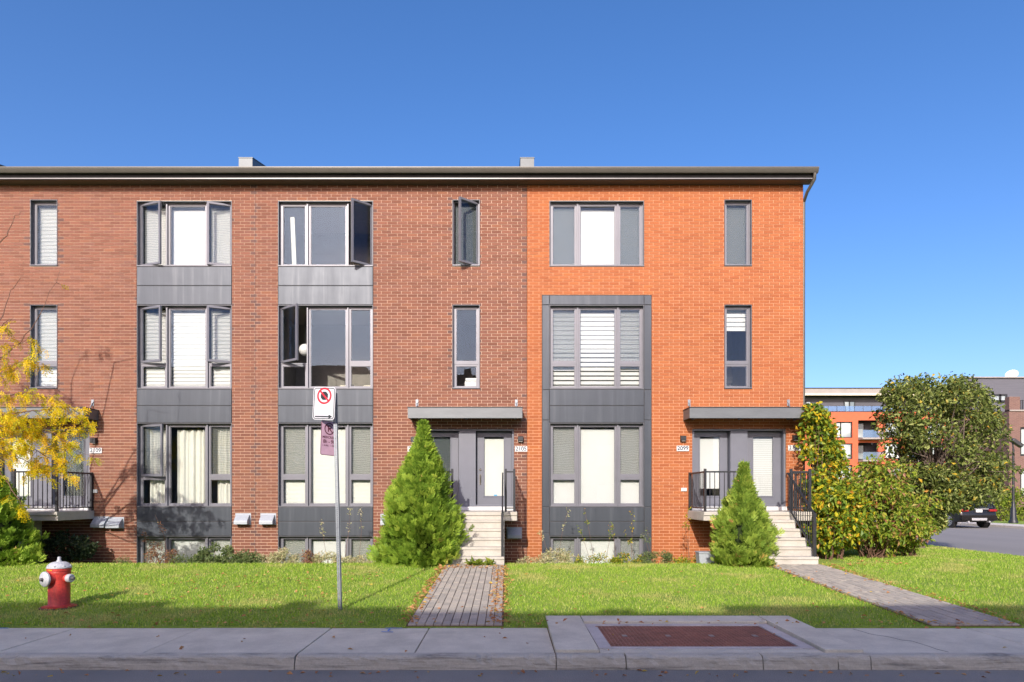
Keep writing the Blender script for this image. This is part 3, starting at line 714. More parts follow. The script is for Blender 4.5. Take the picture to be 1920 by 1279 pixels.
def plate(root, px, py, body):
    x, z = FX(px), FZ(py)
    p = MB().box(x-0.165, x+0.165, -0.022, -0.001, z-0.072, z+0.072).build('number_plate', 'white_paint', root, bev=0.004)
    me = text_mesh(body, 0.150); me.transform(Matrix.Translation((x, -0.0235, z+0.002)) @ FACE); link('numerals', me, 'ink_grey', p)
def wall_lamp(root, px, py):
    x, z = FX(px), FZ(py)
    m = MB(); m.prism([(-0.001, z-0.075), (-0.001, z+0.075), (-0.10, z+0.055), (-0.12, z+0.05), (-0.12, z-0.06), (-0.10, z-0.075)], 'x', x-0.07, x+0.07)
    l = m.build('wall_lamp', 'dark_metal', root, bev=0.004)
    MB().box(x-0.05, x+0.05, -0.10, -0.02, z-0.080, z-0.076).build('lens', 'white_paint', l)
def canopy(root, pxa, pxb, hangers):
    xa, xb = FX(pxa), FX(pxb); D = 0.635; z0 = 3.90; z1 = z0+0.27
    m = MB().box(xa, xb, -D, -D+0.03, z0, z1); m.box(xa, xa+0.03, -D+0.03, -0.002, z0+0.01, z1); m.box(xb-0.03, xb, -D+0.03, -0.002, z0+0.01, z1)
    c = m.build('canopy', 'canopy_metal', root, bev=0.004)
    MB().box(xa+0.031, xb-0.031, -D+0.031, -0.002, z0+0.10, z0+0.17).build('canopy_deck', 'reveal_dark', c)
    MB().box(xa-0.01, xb+0.01, -D-0.012, -0.002, z1+0.001, z1+0.022).build('canopy_cap', 'dark_metal', c)
    for t in (0.08, 0.5, 0.94):
        x = lerp(xa, xb, t); MB().box(x-0.025, x+0.025, -D+0.032, -0.01, z0+0.025, z0+0.098).build('canopy_beam', 'canopy_metal', c)
    for hp in hangers:
        x = FX(hp); b = MB().box(x-0.035, x+0.035, -0.012, -0.0005, 4.30, 4.47)
        b.bar((x, -0.02, 4.37), (x, -0.13, 4.20), 0.02, 0.03)
        b.lathe([(0.03, 0), (0.03, 0.02)], (x, -0.012, 4.40), 10, (0, -1, 0)); b.build('hanger_bracket', 'galvanised', root)
def door(root, px0, px1, pyT, kind, handle=None):
    """leaf with glazed panel; px on the facade plane"""
    x0, x1 = FX(px0), FX(px1); z0, z1 = FZ(949), FZ(pyT); y = 0.20; W = x1-x0
    gx0, gx1 = x0+W*0.205, x1-W*0.225; gz0, gz1 = FZ(930), FZ(818)
    m = MB().box(x0, gx0, y, y+0.045, z0, z1); m.box(gx1, x1, y, y+0.045, z0, z1); m.box(gx0, gx1, y, y+0.045, z0, gz0); m.box(gx0, gx1, y, y+0.045, gz1, z1)
    d = m.build('door', 'door_paint', root)
    bars(MB(), gx0-0.03, gx1+0.03, gz0-0.03, gz1+0.03, 0.034, y-0.014, y-0.001).build('glazing_bead', 'door_paint', d, bev=0.004)
    MB().box(gx0, gx1, y+0.015, y+0.02, gz0, gz1).build('pane', 'window_glass', d)
    if kind == 'white': MB().box(gx0-0.01, gx1+0.01, y+0.06, y+0.064, gz0-0.02, gz1-0.05).build('roller_blind', 'blind_cream', d)
    if kind == 'short': MB().box(gx0-0.01, gx1+0.01, y+0.06, y+0.064, gz0+0.2, gz1-0.04).build('roller_blind', 'blind_white', d)
    if kind == 'slat':
        s = MB(); z = gz0
        while z < gz1-0.06: s.box(gx0-0.01, gx1+0.01, y+0.06, y+0.066, z, z+0.052); z += 0.058
        s.build('slatted_blind', 'blind_white', d)
    if kind == 'dark': MB().box(gx0-0.01, gx1+0.01, y+0.06, y+0.062, gz0, gz1).build('lace_panel', 'insect_screen_dark', d)
    if handle:
        hx = x0+W*0.10 if handle == 'L' else x1-W*0.10
        h = MB().lathe([(0.03, 0), (0.03, 0.02), (0.018, 0.03)], (hx, y-0.001, FZ(880)), 12, (0, -1, 0)); h.build('deadbolt', 'brass', d, True)
        h = MB().box(hx-0.022, hx+0.022, y-0.012, y-0.001, FZ(909), FZ(889)); h.tube([(hx, y-0.01, FZ(891)), (hx, y-0.06, FZ(893.5)), (hx, y-0.06, FZ(900)), (hx, y-0.03, FZ(907)), (hx, y-0.01, FZ(908))], [0.014, 0.014, 0.012, 0.01, 0.008], 8); h.build('handle', 'brass', d, True)
    return d
def porch(root, s, ua, ub, st0, st1, X, wallside_rail=True, stair_rail=True):
    """X maps the unit's own coordinate to world x; landing ua..ub, stairs st0..st1"""
    D = 1.5; zt = 1.50
    xa, xb = sorted((X(ua), X(ub)))
    m = MB(); m.prism([(-D, zt), (-D, zt-0.09), (-D+0.03, zt-0.09), (-D+0.03, zt-0.22), (-0.004, zt-0.22), (-0.004, zt)], 'x', xa, xb)
    p = m.build('porch', 'step_concrete', root, bev=0.008)
    MB().box(X(4.40), X(6.93), -0.10, 0.19, zt+0.002, FZ(950)).build('threshold', 'white_paint', p, bev=0.006)
    sx0, sx1 = sorted((X(st0), X(st1)))
    n = 6; rise = (zt-0.33)/n; run = 0.29
    for k in range(1, n):
        z = zt-rise*k; y1 = -D-run*(k-1)+0.004*k; y0 = -D-run*k
        st = MB(); st.prism([(y0-0.025, z), (y0-0.025, z-0.055), (y0, z-0.06), (y0, 0.10), (y1-0.003, 0.10), (y1-0.003, z)], 'x', sx0, sx1)
        st.build('step', 'step_concrete', p, bev=0.006)
    # pier under the landing
    MB().box(sx0+0.06, sx1-0.06, -D+0.05, -0.3, -0.2, zt-0.222).build('pier', 'step_concrete', p)
    # railings
    rl = MB(); zr = zt+1.03; yf = -D+0.07
    xL, xR = X(ua+0.05), X(ub-0.07); sL, sR = X(st0-0.04), X(st1+0.03)
    rail = None
    def post(x, y, z0, z1): MB().box(x-0.028, x+0.028, y-0.028, y+0.028, z0, z1).build('post', 'dark_metal', rail)
    def run_(p, q, zo0, zo1, parent):
        p, q = Vector(p), Vector(q)
        MB().bar(p+Vector((0, 0, zo1)), q+Vector((0, 0, zo1)), 0.035, 0.04).build('top_rail', 'dark_metal', parent)
        MB().bar(p+Vector((0, 0, zo0)), q+Vector((0, 0, zo0)), 0.03, 0.03).build('bottom_rail', 'dark_metal', parent)
        hl = math.hypot(q.x-p.x, q.y-p.y); k = max(1, int(hl/0.115))
        for i in range(1, k):
            c = p.lerp(q, i/k); MB().box(c.x-0.008, c.x+0.008, c.y-0.008, c.y+0.008, c.z+zo0, c.z+zo1).build('baluster', 'dark_metal', parent)
    rail = MB().box(xL-0.03, xL+0.03, -0.08, -0.02, zt, zr-0.01).build('railing', 'dark_metal', root)
    post(xL, yf, zt, zr+0.03)
    run_((xL, -0.08, zt), (xL, yf, zt), 0.09, 0.985, rail)
    post(sL, yf, zt, zr+0.03); run_((xL, yf, zt), (sL, yf, zt), 0.09, 0.985, rail)
    post(sR, yf, zt, zr+0.03); post(xR, yf, zt, zr+0.03); run_((sR, yf, zt), (xR, yf, zt), 0.09, 0.985, rail)
    run_((xR, -0.08, zt), (xR, yf, zt), 0.09, 0.985, rail)
    if stair_rail:
        zl = zt-rise*5; yb = -D-run*5+0.09; xs_ = X(st1-0.045) 
        post(xs_, yb, zl, zl+0.98)
        run_((xs_, yf, zt), (xs_, yb, zl), 0.12, 0.95, rail)
    return p

def roof_etc(root, xa, xb, end=False):
    oh = 0.30; xo = xb+0.215 if end else xb
    MB().box(xa+0.002, xo-0.06*end, -oh, -0.0, ZTOP+0.002, ZTOP+0.03).build('soffit', 'soffit_brown', root)
    MB().box(xa+0.002, xb-0.002, 0.001, 0.2, ZTOP+0.0, ZTOP+0.27).build('frieze', 'soffit_brown', root)
    MB().box(xa+0.002, xo-0.05*end, -oh-0.03, -oh-0.001, ZTOP-0.005, ZTOP+0.26).build('fascia', 'fascia_dark', root)
    MB().box(xa+0.002, xo-0.04*end, -oh-0.045, -oh-0.031, ZTOP+0.00, ZTOP+0.030).build('drip_edge', 'drip_edge', root)
    prof = [(-oh-0.033, 0.13), (-oh-0.11, 0.13), (-oh-0.13, 0.16), (-oh-0.15, 0.20), (-oh-0.165, 0.24), (-oh-0.165, 0.265), (-oh-0.155, 0.265), (-oh-0.145, 0.21), (-oh-0.10, 0.145), (-oh-0.033, 0.145)]
    g_ = MB().prism([(a, ZTOP+b+0.005) for a, b in prof], 'x', xa+0.001, xo).build('gutter', 'gutter_metal', root)
    r_ = MB(); ya, yb = -oh-0.08, 9.0; za = ZTOP+0.262; zb = za+(yb-ya)*0.20
    r_.v = [(xa, ya, za), (xo-0.03*end, ya, za), (xo-0.03*end, yb, zb), (xa, yb, zb), (xa, ya, za+0.03), (xo-0.03*end, ya, za+0.03), (xo-0.03*end, yb, zb+0.03), (xa, yb, zb+0.03)]
    r_.f = [(0, 3, 2, 1), (4, 5, 6, 7), (0, 1, 5, 4), (1, 2, 6, 5), (2, 3, 7, 6), (3, 0, 4, 7)]
    r_.build('roof', 'roof_shingle', root)
    # rear and party walls close the body
    b = MB(); b.box(xa+0.01, xb-0.01, 8.5, 8.7, -0.3, ZTOP+1.9); b.box(xa+0.005, xa+0.1, 0.17, 8.5, -0.3, ZTOP+0.2); b.box(xb-0.1, xb-0.002, 0.17, 8.5, -0.3, ZTOP+0.2)
    b.build('shell', 'brick_far_orange' if end else 'brick_far_brown', root)
def parapet(root, px):
    x = FX(px); w = 0.18; ya, yb = -0.26, 3.2; z0 = ZTOP+0.27; h = 0.32
    m = MB(); zr = 0.25*(yb-ya)
    m.v = [(x-w, ya, z0), (x+w, ya, z0), (x+w, yb, z0), (x-w, yb, z0), (x-w, ya, z0+h), (x+w, ya, z0+h), (x+w, yb, z0+h+zr), (x-w, yb, z0+h+zr)]
    m.f = [(0, 3, 2, 1), (4, 5, 6, 7), (0, 1, 5, 4), (1, 2, 6, 5), (2, 3, 7, 6), (3, 0, 4, 7)]
    p = m.build('party_parapet', 'parapet_metal', root)
    c = MB(); c.v = [(a*1.0+(0.012 if i in (1, 2, 5, 6) else -0.012), b-(0.012 if b < 0 else 0), cc) for i, (a, b, cc) in enumerate(
        [(x-w, ya, z0+h+0.001), (x+w, ya, z0+h+0.001), (x+w, yb, z0+h+zr+0.001), (x-w, yb, z0+h+zr+0.001), (x-w, ya, z0+h+0.02), (x+w, ya, z0+h+0.02), (x+w, yb, z0+h+zr+0.02), (x-w, yb, z0+h+zr+0.02)])]
    c.f = m.f; c.build('cap_flashing', 'parapet_metal', p)

# openings in photo pixels on the facade plane, offsets from the unit's own party line
def rects(base, s, offs):
    out = []
    for (a, b, t, u) in offs:
        p, q = sorted((base+s*a, base+s*b)); out.append((FX(p), FX(q), FZ(u), FZ(t)))
    return out
LOWER = 1085
def townhouse(base, s, width, label, group, bmat, mmat, orange, wins, doors, st):
    X = lambda u: FX(base)+s*u
    root = thing('townhouse', (X(width/140), 0, 0), label, 'townhouse', group)
    xa, xb = sorted((FX(base), FX(base)+s*width/70))
    offs = [(370, 422, 374, 500), (370, 422, 571, 730), (310, 486, 804, 950)]
    if orange: offs += [(42, 220, 376, 500), (28, 234, 553, LOWER)]
    else: offs += [(43, 222, 376, LOWER)]
    ops = rects(base, s, offs)
    brick_facade(root, xa+0.004, xb-(0 if orange else 0.004), ops, bmat, mmat, phase=0.05*abs(s), dark_ends=not orange)
    w0, w1 = sorted((base+s*43.5, base+s*221.5)) if not orange else (base+42.5, base+219.5)
    triple(root, w0, w1, 377, 500, None, wins['top'])
    triple(root, w0, w1, 572, 730, 680.5, wins['mid'])
    triple(root, w0, w1, 793, 951, 894.5, wins['ground'])
    triple(root, w0, w1, 1005, LOWER-3, None, wins['base'])
    panels(root, w0, w1, [500, 536, 572] if not orange else [553.5, 572])
    panels(root, w0, w1, [730, 761, 793]); panels(root, w0, w1, [951, 978, 1005])
    if orange:
        for p, q in ((base+28.5, base+42.2), (base+219.8, base+233.5)):
            panels(root, p, q, [553.5, 572, 731, 788, 951, 1000, LOWER-2])
    n0, n1 = sorted((base+s*370.5, base+s*421.5))
    single(root, n0, n1, 374.5, 499.5, None, wins['n_top']); single(root, n0, n1, 571.5, 729.5, 680.5, wins['n_mid'])
    # door set: two doors either side of a post panel
    d0, d1 = sorted((base+s*310.5, base+s*485.5))
    surround = bars(MB(), FX(d0), FX(d1), FZ(950), FZ(804), 0.05, 0.03, 0.26)
    ds = surround.build('door_surround', 'door_paint', root)
    pa, pb = sorted((base+s*382, base+s*414)) 
    MB().box(FX(pa), FX(pb), 0.012, 0.262, FZ(949.8), FZ(808)).build('post_panel', 'door_paint', ds, bev=0.004)
    l0, l1 = (d0+4, pa-1.5), (pb+1.5, d1-4)
    door(root, *l0, 809, doors[0], doors[2] if len(doors) > 2 else None); door(root, *l1, 809, doors[1], doors[3] if len(doors) > 3 else None)
    room(root, FX(d0), FX(d1), FZ(950), FZ(804), 1.6)
    c0, c1 = sorted((base+s*293, base+s*500.5)); hg = [base+s*304, base+s*490]
    canopy(root, c0, c1, hg)
    porch(root, s, 4.30, 7.0, st[0], st[1], X)
    roof_etc(root, xa, xb, orange)
    return root
SCR, SCD = 'insect_screen', 'insect_screen_dark'
h_left = townhouse(478, -1, 520, 'reddish brown brick townhouse at the left edge behind the yellow-leaved tree', None, 'brick_brown', 'mortar_brown', False, dict(
    top=[dict(blind='roller', screen='insect_screen_pale', open=21), dict(blind='roller'), dict(blind='roller', screen='insect_screen_pale', open=20)],
    mid=[dict(blind='slat', screen='insect_screen_pale', open=20), dict(blind='slat'), dict(blind='slat', screen='insect_screen_pale', open=24)],
    ground=[dict(blind='curtain', screen='insect_screen_pale', open=16), dict(blind='curtain'), dict(blind='curtain', screen='insect_screen_pale')],
    base=[dict(blind='cell', screen='insect_screen_pale'), dict(blind='roller'), dict(blind='cell', screen='insect_screen_pale')],
    n_top=dict(blind='slat', screen='insect_screen_pale'), n_mid=dict(blind='slat', screen='insect_screen_pale')), ('white', 'dark'), (5.44, 6.69))
h_mid = townhouse(478, 1, 510, 'reddish brown brick townhouse in the middle with uncurtained upper windows', None, 'brick_brown', 'mortar_brown', False, dict(
    top=[dict(), dict(), dict(open=41)], mid=[dict(open=37), dict(), dict()],
    ground=[dict(blind='cell', screen=SCR), dict(blind='cell'), dict(blind='cell', screen=SCR)],
    base=[dict(blind='cell', screen=SCR), dict(blind='roller'), dict(blind='cell', screen=SCR)],
    n_top=dict(open=40, hinge='R', screen=SCD), n_mid=dict()), ('dark', 'white', None, 'L'), (5.44, 6.69))
h_org = townhouse(988, 1, 518, 'bright orange brick end townhouse with grey metal window bay', None, 'brick_orange', 'mortar_orange', True, dict(
    top=[dict(blind='roller', screen=SCD), dict(blind='roller'), dict(blind='roller', screen=SCD)],
    mid=[dict(blind='zebra', screen=SCR), dict(blind='zebra'), dict(blind='zebra', screen=SCR)],
    ground=[dict(blind='roller', screen=SCR), dict(blind='roller'), dict(blind='roller', screen=SCR)],
    base=[dict(blind='roller', screen=SCR), dict(blind='roller'), dict(blind='roller', screen=SCR)],
    n_top=dict(blind='roller', screen=SCD), n_mid=dict(blind='zebra_top')), ('short', 'slat'), (5.22, 6.44))
plate(h_left, 180, 845, '2109'); plate(h_mid, 776, 842, '2103'); plate(h_mid, 977, 842, '2105'); plate(h_org, 1280, 841, '2099'); plate(h_org, 1489, 840, '2101')
wall_lamp(h_left, 178, 826); wall_lamp(h_mid, 776, 824); wall_lamp(h_mid, 976, 823); wall_lamp(h_org, 1280, 822); wall_lamp(h_org, 1490, 821)
for h, px, py in ((h_left, 190, 980), (h_left, 218, 981), (h_left, 456, 974), (h_mid, 503, 974), (h_mid, 728, 975), (h_mid, 964, 1000)): vent(h, px, py)
for h, px, py in ((h_org, 1282, 918), (h_left, 178, 921)): MB().box(FX(px)-0.075, FX(px)+0.075, -0.03, -0.001, FZ(py)-0.045, FZ(py)+0.045).build('outlet_cover', 'white_paint', h, bev=0.004)
MB().box(FX(478)-0.004, FX(478)+0.0035, 0.004, 0.02, ZBOT, ZTOP).build('control_joint', 'reveal_dark', h_left)
for px in (478, 988): parapet(h_mid, px if px == 988 else 467.5) if px == 988 else parapet(h_left, 467.5)
parapet(h_left, -40)
# loose curtain behind the left light of the middle house's top window
m = MB(); cz0, cz1 = FZ(498), FZ(399)
for i in range(8):
    a, b = 538+i*1.0, 539+i*1.0; ya, yb = 0.27+0.02*(i % 2), 0.27+0.02*((i+1) % 2)
    m.quad((FX(a+4), ya, cz0), (FX(b+4), yb, cz0), (FX(b), yb, cz1), (FX(a), ya, cz1))
m.build('curtain', 'curtain', h_mid)
st_ = MB().box(FX(926), FX(932), 0.1885, 0.196, FZ(930.5), FZ(927.5)); st_.build('sticker', 'blue_sticker', h_mid)
# downspout at the right end
dn = MB(); xe = FX(1506)
dn.tube([(xe+0.13, -0.40, ZTOP+0.13), (xe+0.13, -0.38, ZTOP-0.02), (xe+0.06, -0.10, ZTOP-0.24), (xe+0.065, 0.12, ZTOP-0.42), (xe+0.065, 0.14, 0.2)], [0.042]*5, 10)
dn.build('downspout', 'gutter_metal', h_org, True)

# things seen inside the middle house
lamp = thing('pendant_lamp', (FX(553)+0.05, 0.75, 6.0), 'white globe pendant lamp seen through the open middle-floor casement', 'lamp')
MB().lathe([(0.01, -0.17)]+[(0.17*math.cos(a), 0.17*math.sin(a)) for a in [R(x) for x in range(-75, 80, 15)]]+[(0.02, 0.17)], (FX(553)+0.05, 0.75, FZ(645)), 20).build('globe', 'white_paint', lamp, True)
MB().tube([(FX(553)+0.05, 0.75, FZ(645)+0.16), (FX(553)+0.05, 0.75, FZ(572)+0.1)], 0.008, 6).build('cord', 'dark_metal', lamp)
for px, lb in ((643, 'cream chair back behind the centre pane above the no-stopping sign'), (688, 'cream chair back behind the lower right pane of the middle window')):
    ch = thing('dining_chair', (FX(px), 0.6, FZ(740)), lb, 'chair', 'cream dining chairs')
    x = FX(px); b = MB().prism([(x-0.22, FZ(745)), (x+0.22, FZ(745)), (x+0.24, FZ(722)), (x+0.18, FZ(717)), (x-0.18, FZ(717)), (x-0.24, FZ(722))], 'y', 0.45, 0.53); b.build('backrest', 'cream_fabric', ch, bev=0.02)
    MB().box(x-0.22, x+0.22, 0.54, 0.95, FZ(748), FZ(744)).build('seat', 'cream_fabric', ch, bev=0.01)
    for dx in (-0.18, 0.18):
        for yy in (0.58, 0.9): MB().box(x+dx-0.02, x+dx+0.02, yy-0.02, yy+0.02, FZ(746)-0.19, FZ(748)-0.002).build('leg', 'dark_metal', ch)
pr = thing('printer', (FX(884), 0.5, FZ(726)), 'pale grey box-shaped printer behind the narrow middle-floor window', 'printer')
MB().box(FX(870), FX(898), 0.3, 0.7, FZ(727), FZ(711)).build('body', 'dish_white', pr, bev=0.02); MB().box(FX(871), FX(898), 0.31, 0.6, FZ(710.8), FZ(705)).build('lid', 'car_silver', pr, bev=0.01)

# ------------------------------------------------------------------ hydrant
hx, hy = PT(111, 1140, 10.5).x, 10.5-CAM_D; hz = zg(hx, hy)
hyd = thing('fire_hydrant', (hx, hy, hz), 'red fire hydrant with silver bonnet and caps on the lawn', 'fire hydrant')
B = (hx, hy, hz)
MB().lathe([(0.20, -0.05), (0.20, 0.03), (0.165, 0.032), (0.150, 0.05), (0.150, 0.52), (0.158, 0.54), (0.158, 0.555), (0.150, 0.57)], B, 32).build('barrel', 'hydrant_red', hyd, True)
MB().lathe([(0.165, 0.571), (0.165, 0.612), (0.16, 0.616)], B, 32).build('collar', 'hydrant_red', hyd, True)
bon = MB().lathe([(0.172, 0.617), (0.172, 0.635), (0.160, 0.648), (0.135, 0.685), (0.10, 0.705), (0.05, 0.715), (0.035, 0.717), (0.035, 0.735), (0.026, 0.737), (0.022, 0.785), (0.012, 0.79)], B, 28).build('bonnet', 'hydrant_silver', hyd, True)
for i in range(8):
    a = 2*math.pi*i/8+0.2; MB().lathe([(0.016, 0), (0.016, 0.028), (0.01, 0.032)], (hx+0.155*math.cos(a), hy+0.155*math.sin(a), hz+0.632), 6).build('bolt', 'hydrant_silver', bon)
ax = Vector((-0.42, -0.9, 0)).normalized(); c = Vector((hx, hy, hz+0.46))
MB().lathe([(0.105, 0.10), (0.095, 0.17), (0.10, 0.19)], c, 28, ax).build('pumper_nozzle', 'hydrant_red', hyd, True)
pc = MB().lathe([(0.108, 0.191), (0.117, 0.20), (0.117, 0.225), (0.104, 0.238), (0.03, 0.246)], c, 32, ax).build('pumper_cap', 'hydrant_silver', hyd, True)
MB().lathe([(0.026, 0.247), (0.026, 0.285), (0.018, 0.29)], c, 5, ax).build('cap_nut', 'hydrant_dark', pc)
for sgn, nm in ((1, 'a'), (-1, 'b')):
    ax2 = Vector((0.97*sgn, -0.25*sgn, 0)).normalized()
    MB().lathe([(0.07, 0.10), (0.06, 0.17)], c, 20, ax2).build('hose_nozzle', 'hydrant_red', hyd, True)
    hc = MB().lathe([(0.062, 0.171), (0.066, 0.18), (0.066, 0.235), (0.055, 0.245)], c, 20, ax2).build('hose_cap', 'hydrant_silver', hyd, True)
    MB().lathe([(0.024, 0.246), (0.024, 0.29), (0.014, 0.294)], c, 5, ax2).build('cap_nut', 'hydrant_dark', hc)
me = text_mesh('11044', 0.035); 
for v in me.vertices:
    a = v.co.x/0.167-0.28; v.co = Vector((hx+0.1665*math.sin(a), hy-0.1665*math.cos(a), hz+0.592+v.co.y))
link('stencilled_number', me, 'hydrant_yellow', hyd)
tag(MB().lathe([(0.27, -0.02), (0.27, 0.010), (0.2, 0.016)], (hx, hy, hz), 18).build('bare_soil', 'soil'), kind='structure')
fl_ = MB().lathe([(0.235, 0.0), (0.235, 0.028)], (hx, hy, hz-0.002), 24).build('base_flange', 'hydrant_red', hyd)

# ------------------------------------------------------------------ parking sign post
D0 = 10.27; pb_ = PT(637, 1146, D0); pz = zg(pb_.x, pb_.y)
pt_ = Vector((PT(627, 735, D0-0.02).x, pb_.y-0.02, PT(627, 735, D0).z))
sp = thing('sign_post', (pb_.x, pb_.y, pz), 'leaning perforated galvanised post carrying two parking signs on the lawn', 'sign post')
d_ = (pt_-Vector((pb_.x, pb_.y, pz-0.1))); ln = d_.length; d_.normalize(); ex = Vector((1, 0, 0))-d_*d_.x; ex.normalize(); ey = d_.cross(ex)
o0 = Vector((pb_.x, pb_.y, pz-0.1)); cc = o0+d_*ln/2; pm = MB()
for sg in (-1, 1):
    pm.obox(cc+ex*sg*0.0135, ex*0.0075, ey*0.0025, d_*ln/2)
    pm.obox(cc+ex*sg*0.022+ey*0.016, ex*0.0022, ey*0.016, d_*ln/2)
    pm.obox(cc+ex*sg*0.027+ey*0.033, ex*0.007, ey*0.002, d_*ln/2)
k = int(ln/0.03)
for i in range(k): pm.obox(o0+d_*(0.03*i+0.0085), ex*0.006, ey*0.0024, d_*0.0085)
pm.build('channel_post', 'galvanised', sp)
def rrect(w, h, r, n=6):
    out = []
    for cx, cy, a0 in ((w/2-r, h/2-r, 0), (-w/2+r, h/2-r, 90), (-w/2+r, -h/2+r, 180), (w/2-r, -h/2+r, 270)):
        for i in range(n+1): a = R(a0+90*i/n); out.append((cx+r*math.cos(a), cy+r*math.sin(a)))
    return out
def ngon_mesh(name, polys, y0, y1, mat):
    m = MB()
    for p in polys: m.prism(p, 'y', y0, y1)
    return m.mesh(name, mat)
def ring(r0, r1, cx, cz, n=40):
    out = []
    for i in range(n):
        a, b = 2*math.pi*i/n, 2*math.pi*(i+1)/n
        out.append([(cx+r0*math.cos(a), cz+r0*math.sin(a)), (cx+r1*math.cos(a), cz+r1*math.sin(a)), (cx+r1*math.cos(b), cz+r1*math.sin(b)), (cx+r0*math.cos(b), cz+r0*math.sin(b))])
    return out
def frame_poly(w, h, r, t):
    a, b = rrect(w, h, r), rrect(w-2*t, h-2*t, max(r-t, 0.005)); n = len(a)
    return [[a[i], a[(i+1) % n], b[(i+1) % n], b[i]] for i in range(n)]
def put(parent, name, me, loc, rz, ry, mat=None):
    o = link(name, me, mat, parent); o.matrix_parent_inverse = Matrix.Identity(4)
    base = Vector(parent['_w']) if parent.type == 'EMPTY' else Vector((0, 0, 0))
    o.location = Vector(loc)-base; o.rotation_euler = (0, ry, rz); return o
W1, H1 = 0.385, 0.495
s1 = Vector((PT(608.5, 757, D0-0.05).x, pb_.y-0.075, PT(608.5, 757, D0-0.05).z)); rz1, ry1 = R(-18), R(3.2)
sign1 = put(sp, 'no_stopping_sign', ngon_mesh('no_stopping_sign', [rrect(W1, H1, 0.045)], -0.002, 0.002, 'sign_white'), s1, rz1, ry1)
sign1['label'] = 'white no-stopping sign with red ring and right arrow'
def sub(parent, name, me, mat=None):
    o = link(name, me, mat); o.parent = parent; o.location = (0, 0, 0); return o
sub(sign1, 'border_line', ngon_mesh('border_line', frame_poly(W1-0.025, H1-0.025, 0.04, 0.011), -0.0032, -0.0022, 'black_paint'))
cz = 0.115
octo = [(0.068*math.cos(R(22.5+45*i)), cz+0.068*math.sin(R(22.5+45*i))) for i in range(8)]
sub(sign1, 'octagon', ngon_mesh('octagon', [octo], -0.0032, -0.0022, 'black_paint'))
sub(sign1, 'red_ring', ngon_mesh('red_ring', ring(0.098, 0.126, 0, cz), -0.0034, -0.0024, 'sign_red'))
c45 = math.cos(R(45))*0.108; t_ = 0.010
sub(sign1, 'red_slash', ngon_mesh('red_slash', [[(-c45-t_, cz+c45-t_), (-c45+t_, cz+c45+t_), (c45+t_, cz-c45+t_), (c45-t_, cz-c45-t_)]], -0.0045, -0.0036, 'sign_red'))
sub(sign1, 'arrow', ngon_mesh('arrow', [[(-0.15, -0.209), (0.09, -0.209), (0.09, -0.189), (-0.15, -0.189)], [(0.09, -0.232), (0.155, -0.199), (0.09, -0.166)]], -0.0032, -0.0022, 'black_paint'))
W2, H2 = 0.30, 0.53
s2 = Vector((PT(617.5, 822, D0-0.02).x-0.035, pb_.y+0.10, PT(617.5, 822, D0+0.1).z)); rz2, ry2 = R(50), R(2.5)
sign2 = put(sp, 'no_parking_sign', ngon_mesh('no_parking_sign', [rrect(W2, H2, 0.03)], -0.002, 0.002, 'sign_mauve'), s2, rz2, ry2)
sign2['label'] = 'faded mauve no-parking sign with dark red lettering, turned away'
sub(sign2, 'border_line', ngon_mesh('border_line', frame_poly(W2, H2, 0.03, 0.008), -0.0032, -0.0022, 'sign_maroon'))
sub(sign2, 'ring', ngon_mesh('ring', ring(0.075, 0.092, 0, 0.145)+[[(-0.066, 0.199), (-0.054, 0.211), (0.066, 0.091), (0.054, 0.079)]], -0.0034, -0.0024, 'sign_maroon'))
for body, size, zz in (('P', 0.14, 0.145), ('MERCREDI', 0.052, 0.012), ('8h - 9h', 0.075, -0.055), ('1 AVRIL - 1 DEC', 0.034, -0.115)):
    me = text_mesh(body, size); me.transform(Matrix.Translation((0, -0.0030, zz)) @ FACE); sub(sign2, 'lettering', me, 'sign_maroon')

# ------------------------------------------------------------------ leaves
def basis(n):
    n = n/np.linalg.norm(n, axis=1, keepdims=True)
    ref = np.where(np.abs(n[:, 2:3]) < 0.9, np.array([[0, 0, 1.0]]), np.array([[1.0, 0, 0]]))
    a = np.cross(ref, n); a /= np.linalg.norm(a, axis=1, keepdims=True); b = np.cross(n, a); return n, a, b
def leaf_mesh(name, P, Nrm, Dir, size, mat, wid=0.5, fold=0.25, rnd=None):
    """folded pointed leaves (four triangles each): P base, Dir length direction, Nrm up side"""
    n = len(P); Dir = Dir/np.linalg.norm(Dir, axis=1, keepdims=True)
    side = np.cross(Nrm, Dir); side /= np.maximum(np.linalg.norm(side, axis=1, keepdims=True), 1e-6); up = np.cross(Dir, side)
    s = size.reshape(-1, 1)
    base = P; tip = P+Dir*s-up*s*0.12; mid = P+Dir*s*0.5
    l = mid+side*s*wid*0.5+up*s*fold*0.5; r = mid-side*s*wid*0.5+up*s*fold*0.5
    V = np.stack([base, l, tip, r], 1).reshape(-1, 3); i = np.arange(n)*4
    F = np.concatenate([np.stack([i, i+1, i+2], 1), np.stack([i, i+2, i+3], 1)])
    r_ = RNG.random(n) if rnd is None else rnd
    return np_mesh(name, V, F, mat, np.concatenate([r_, r_]))
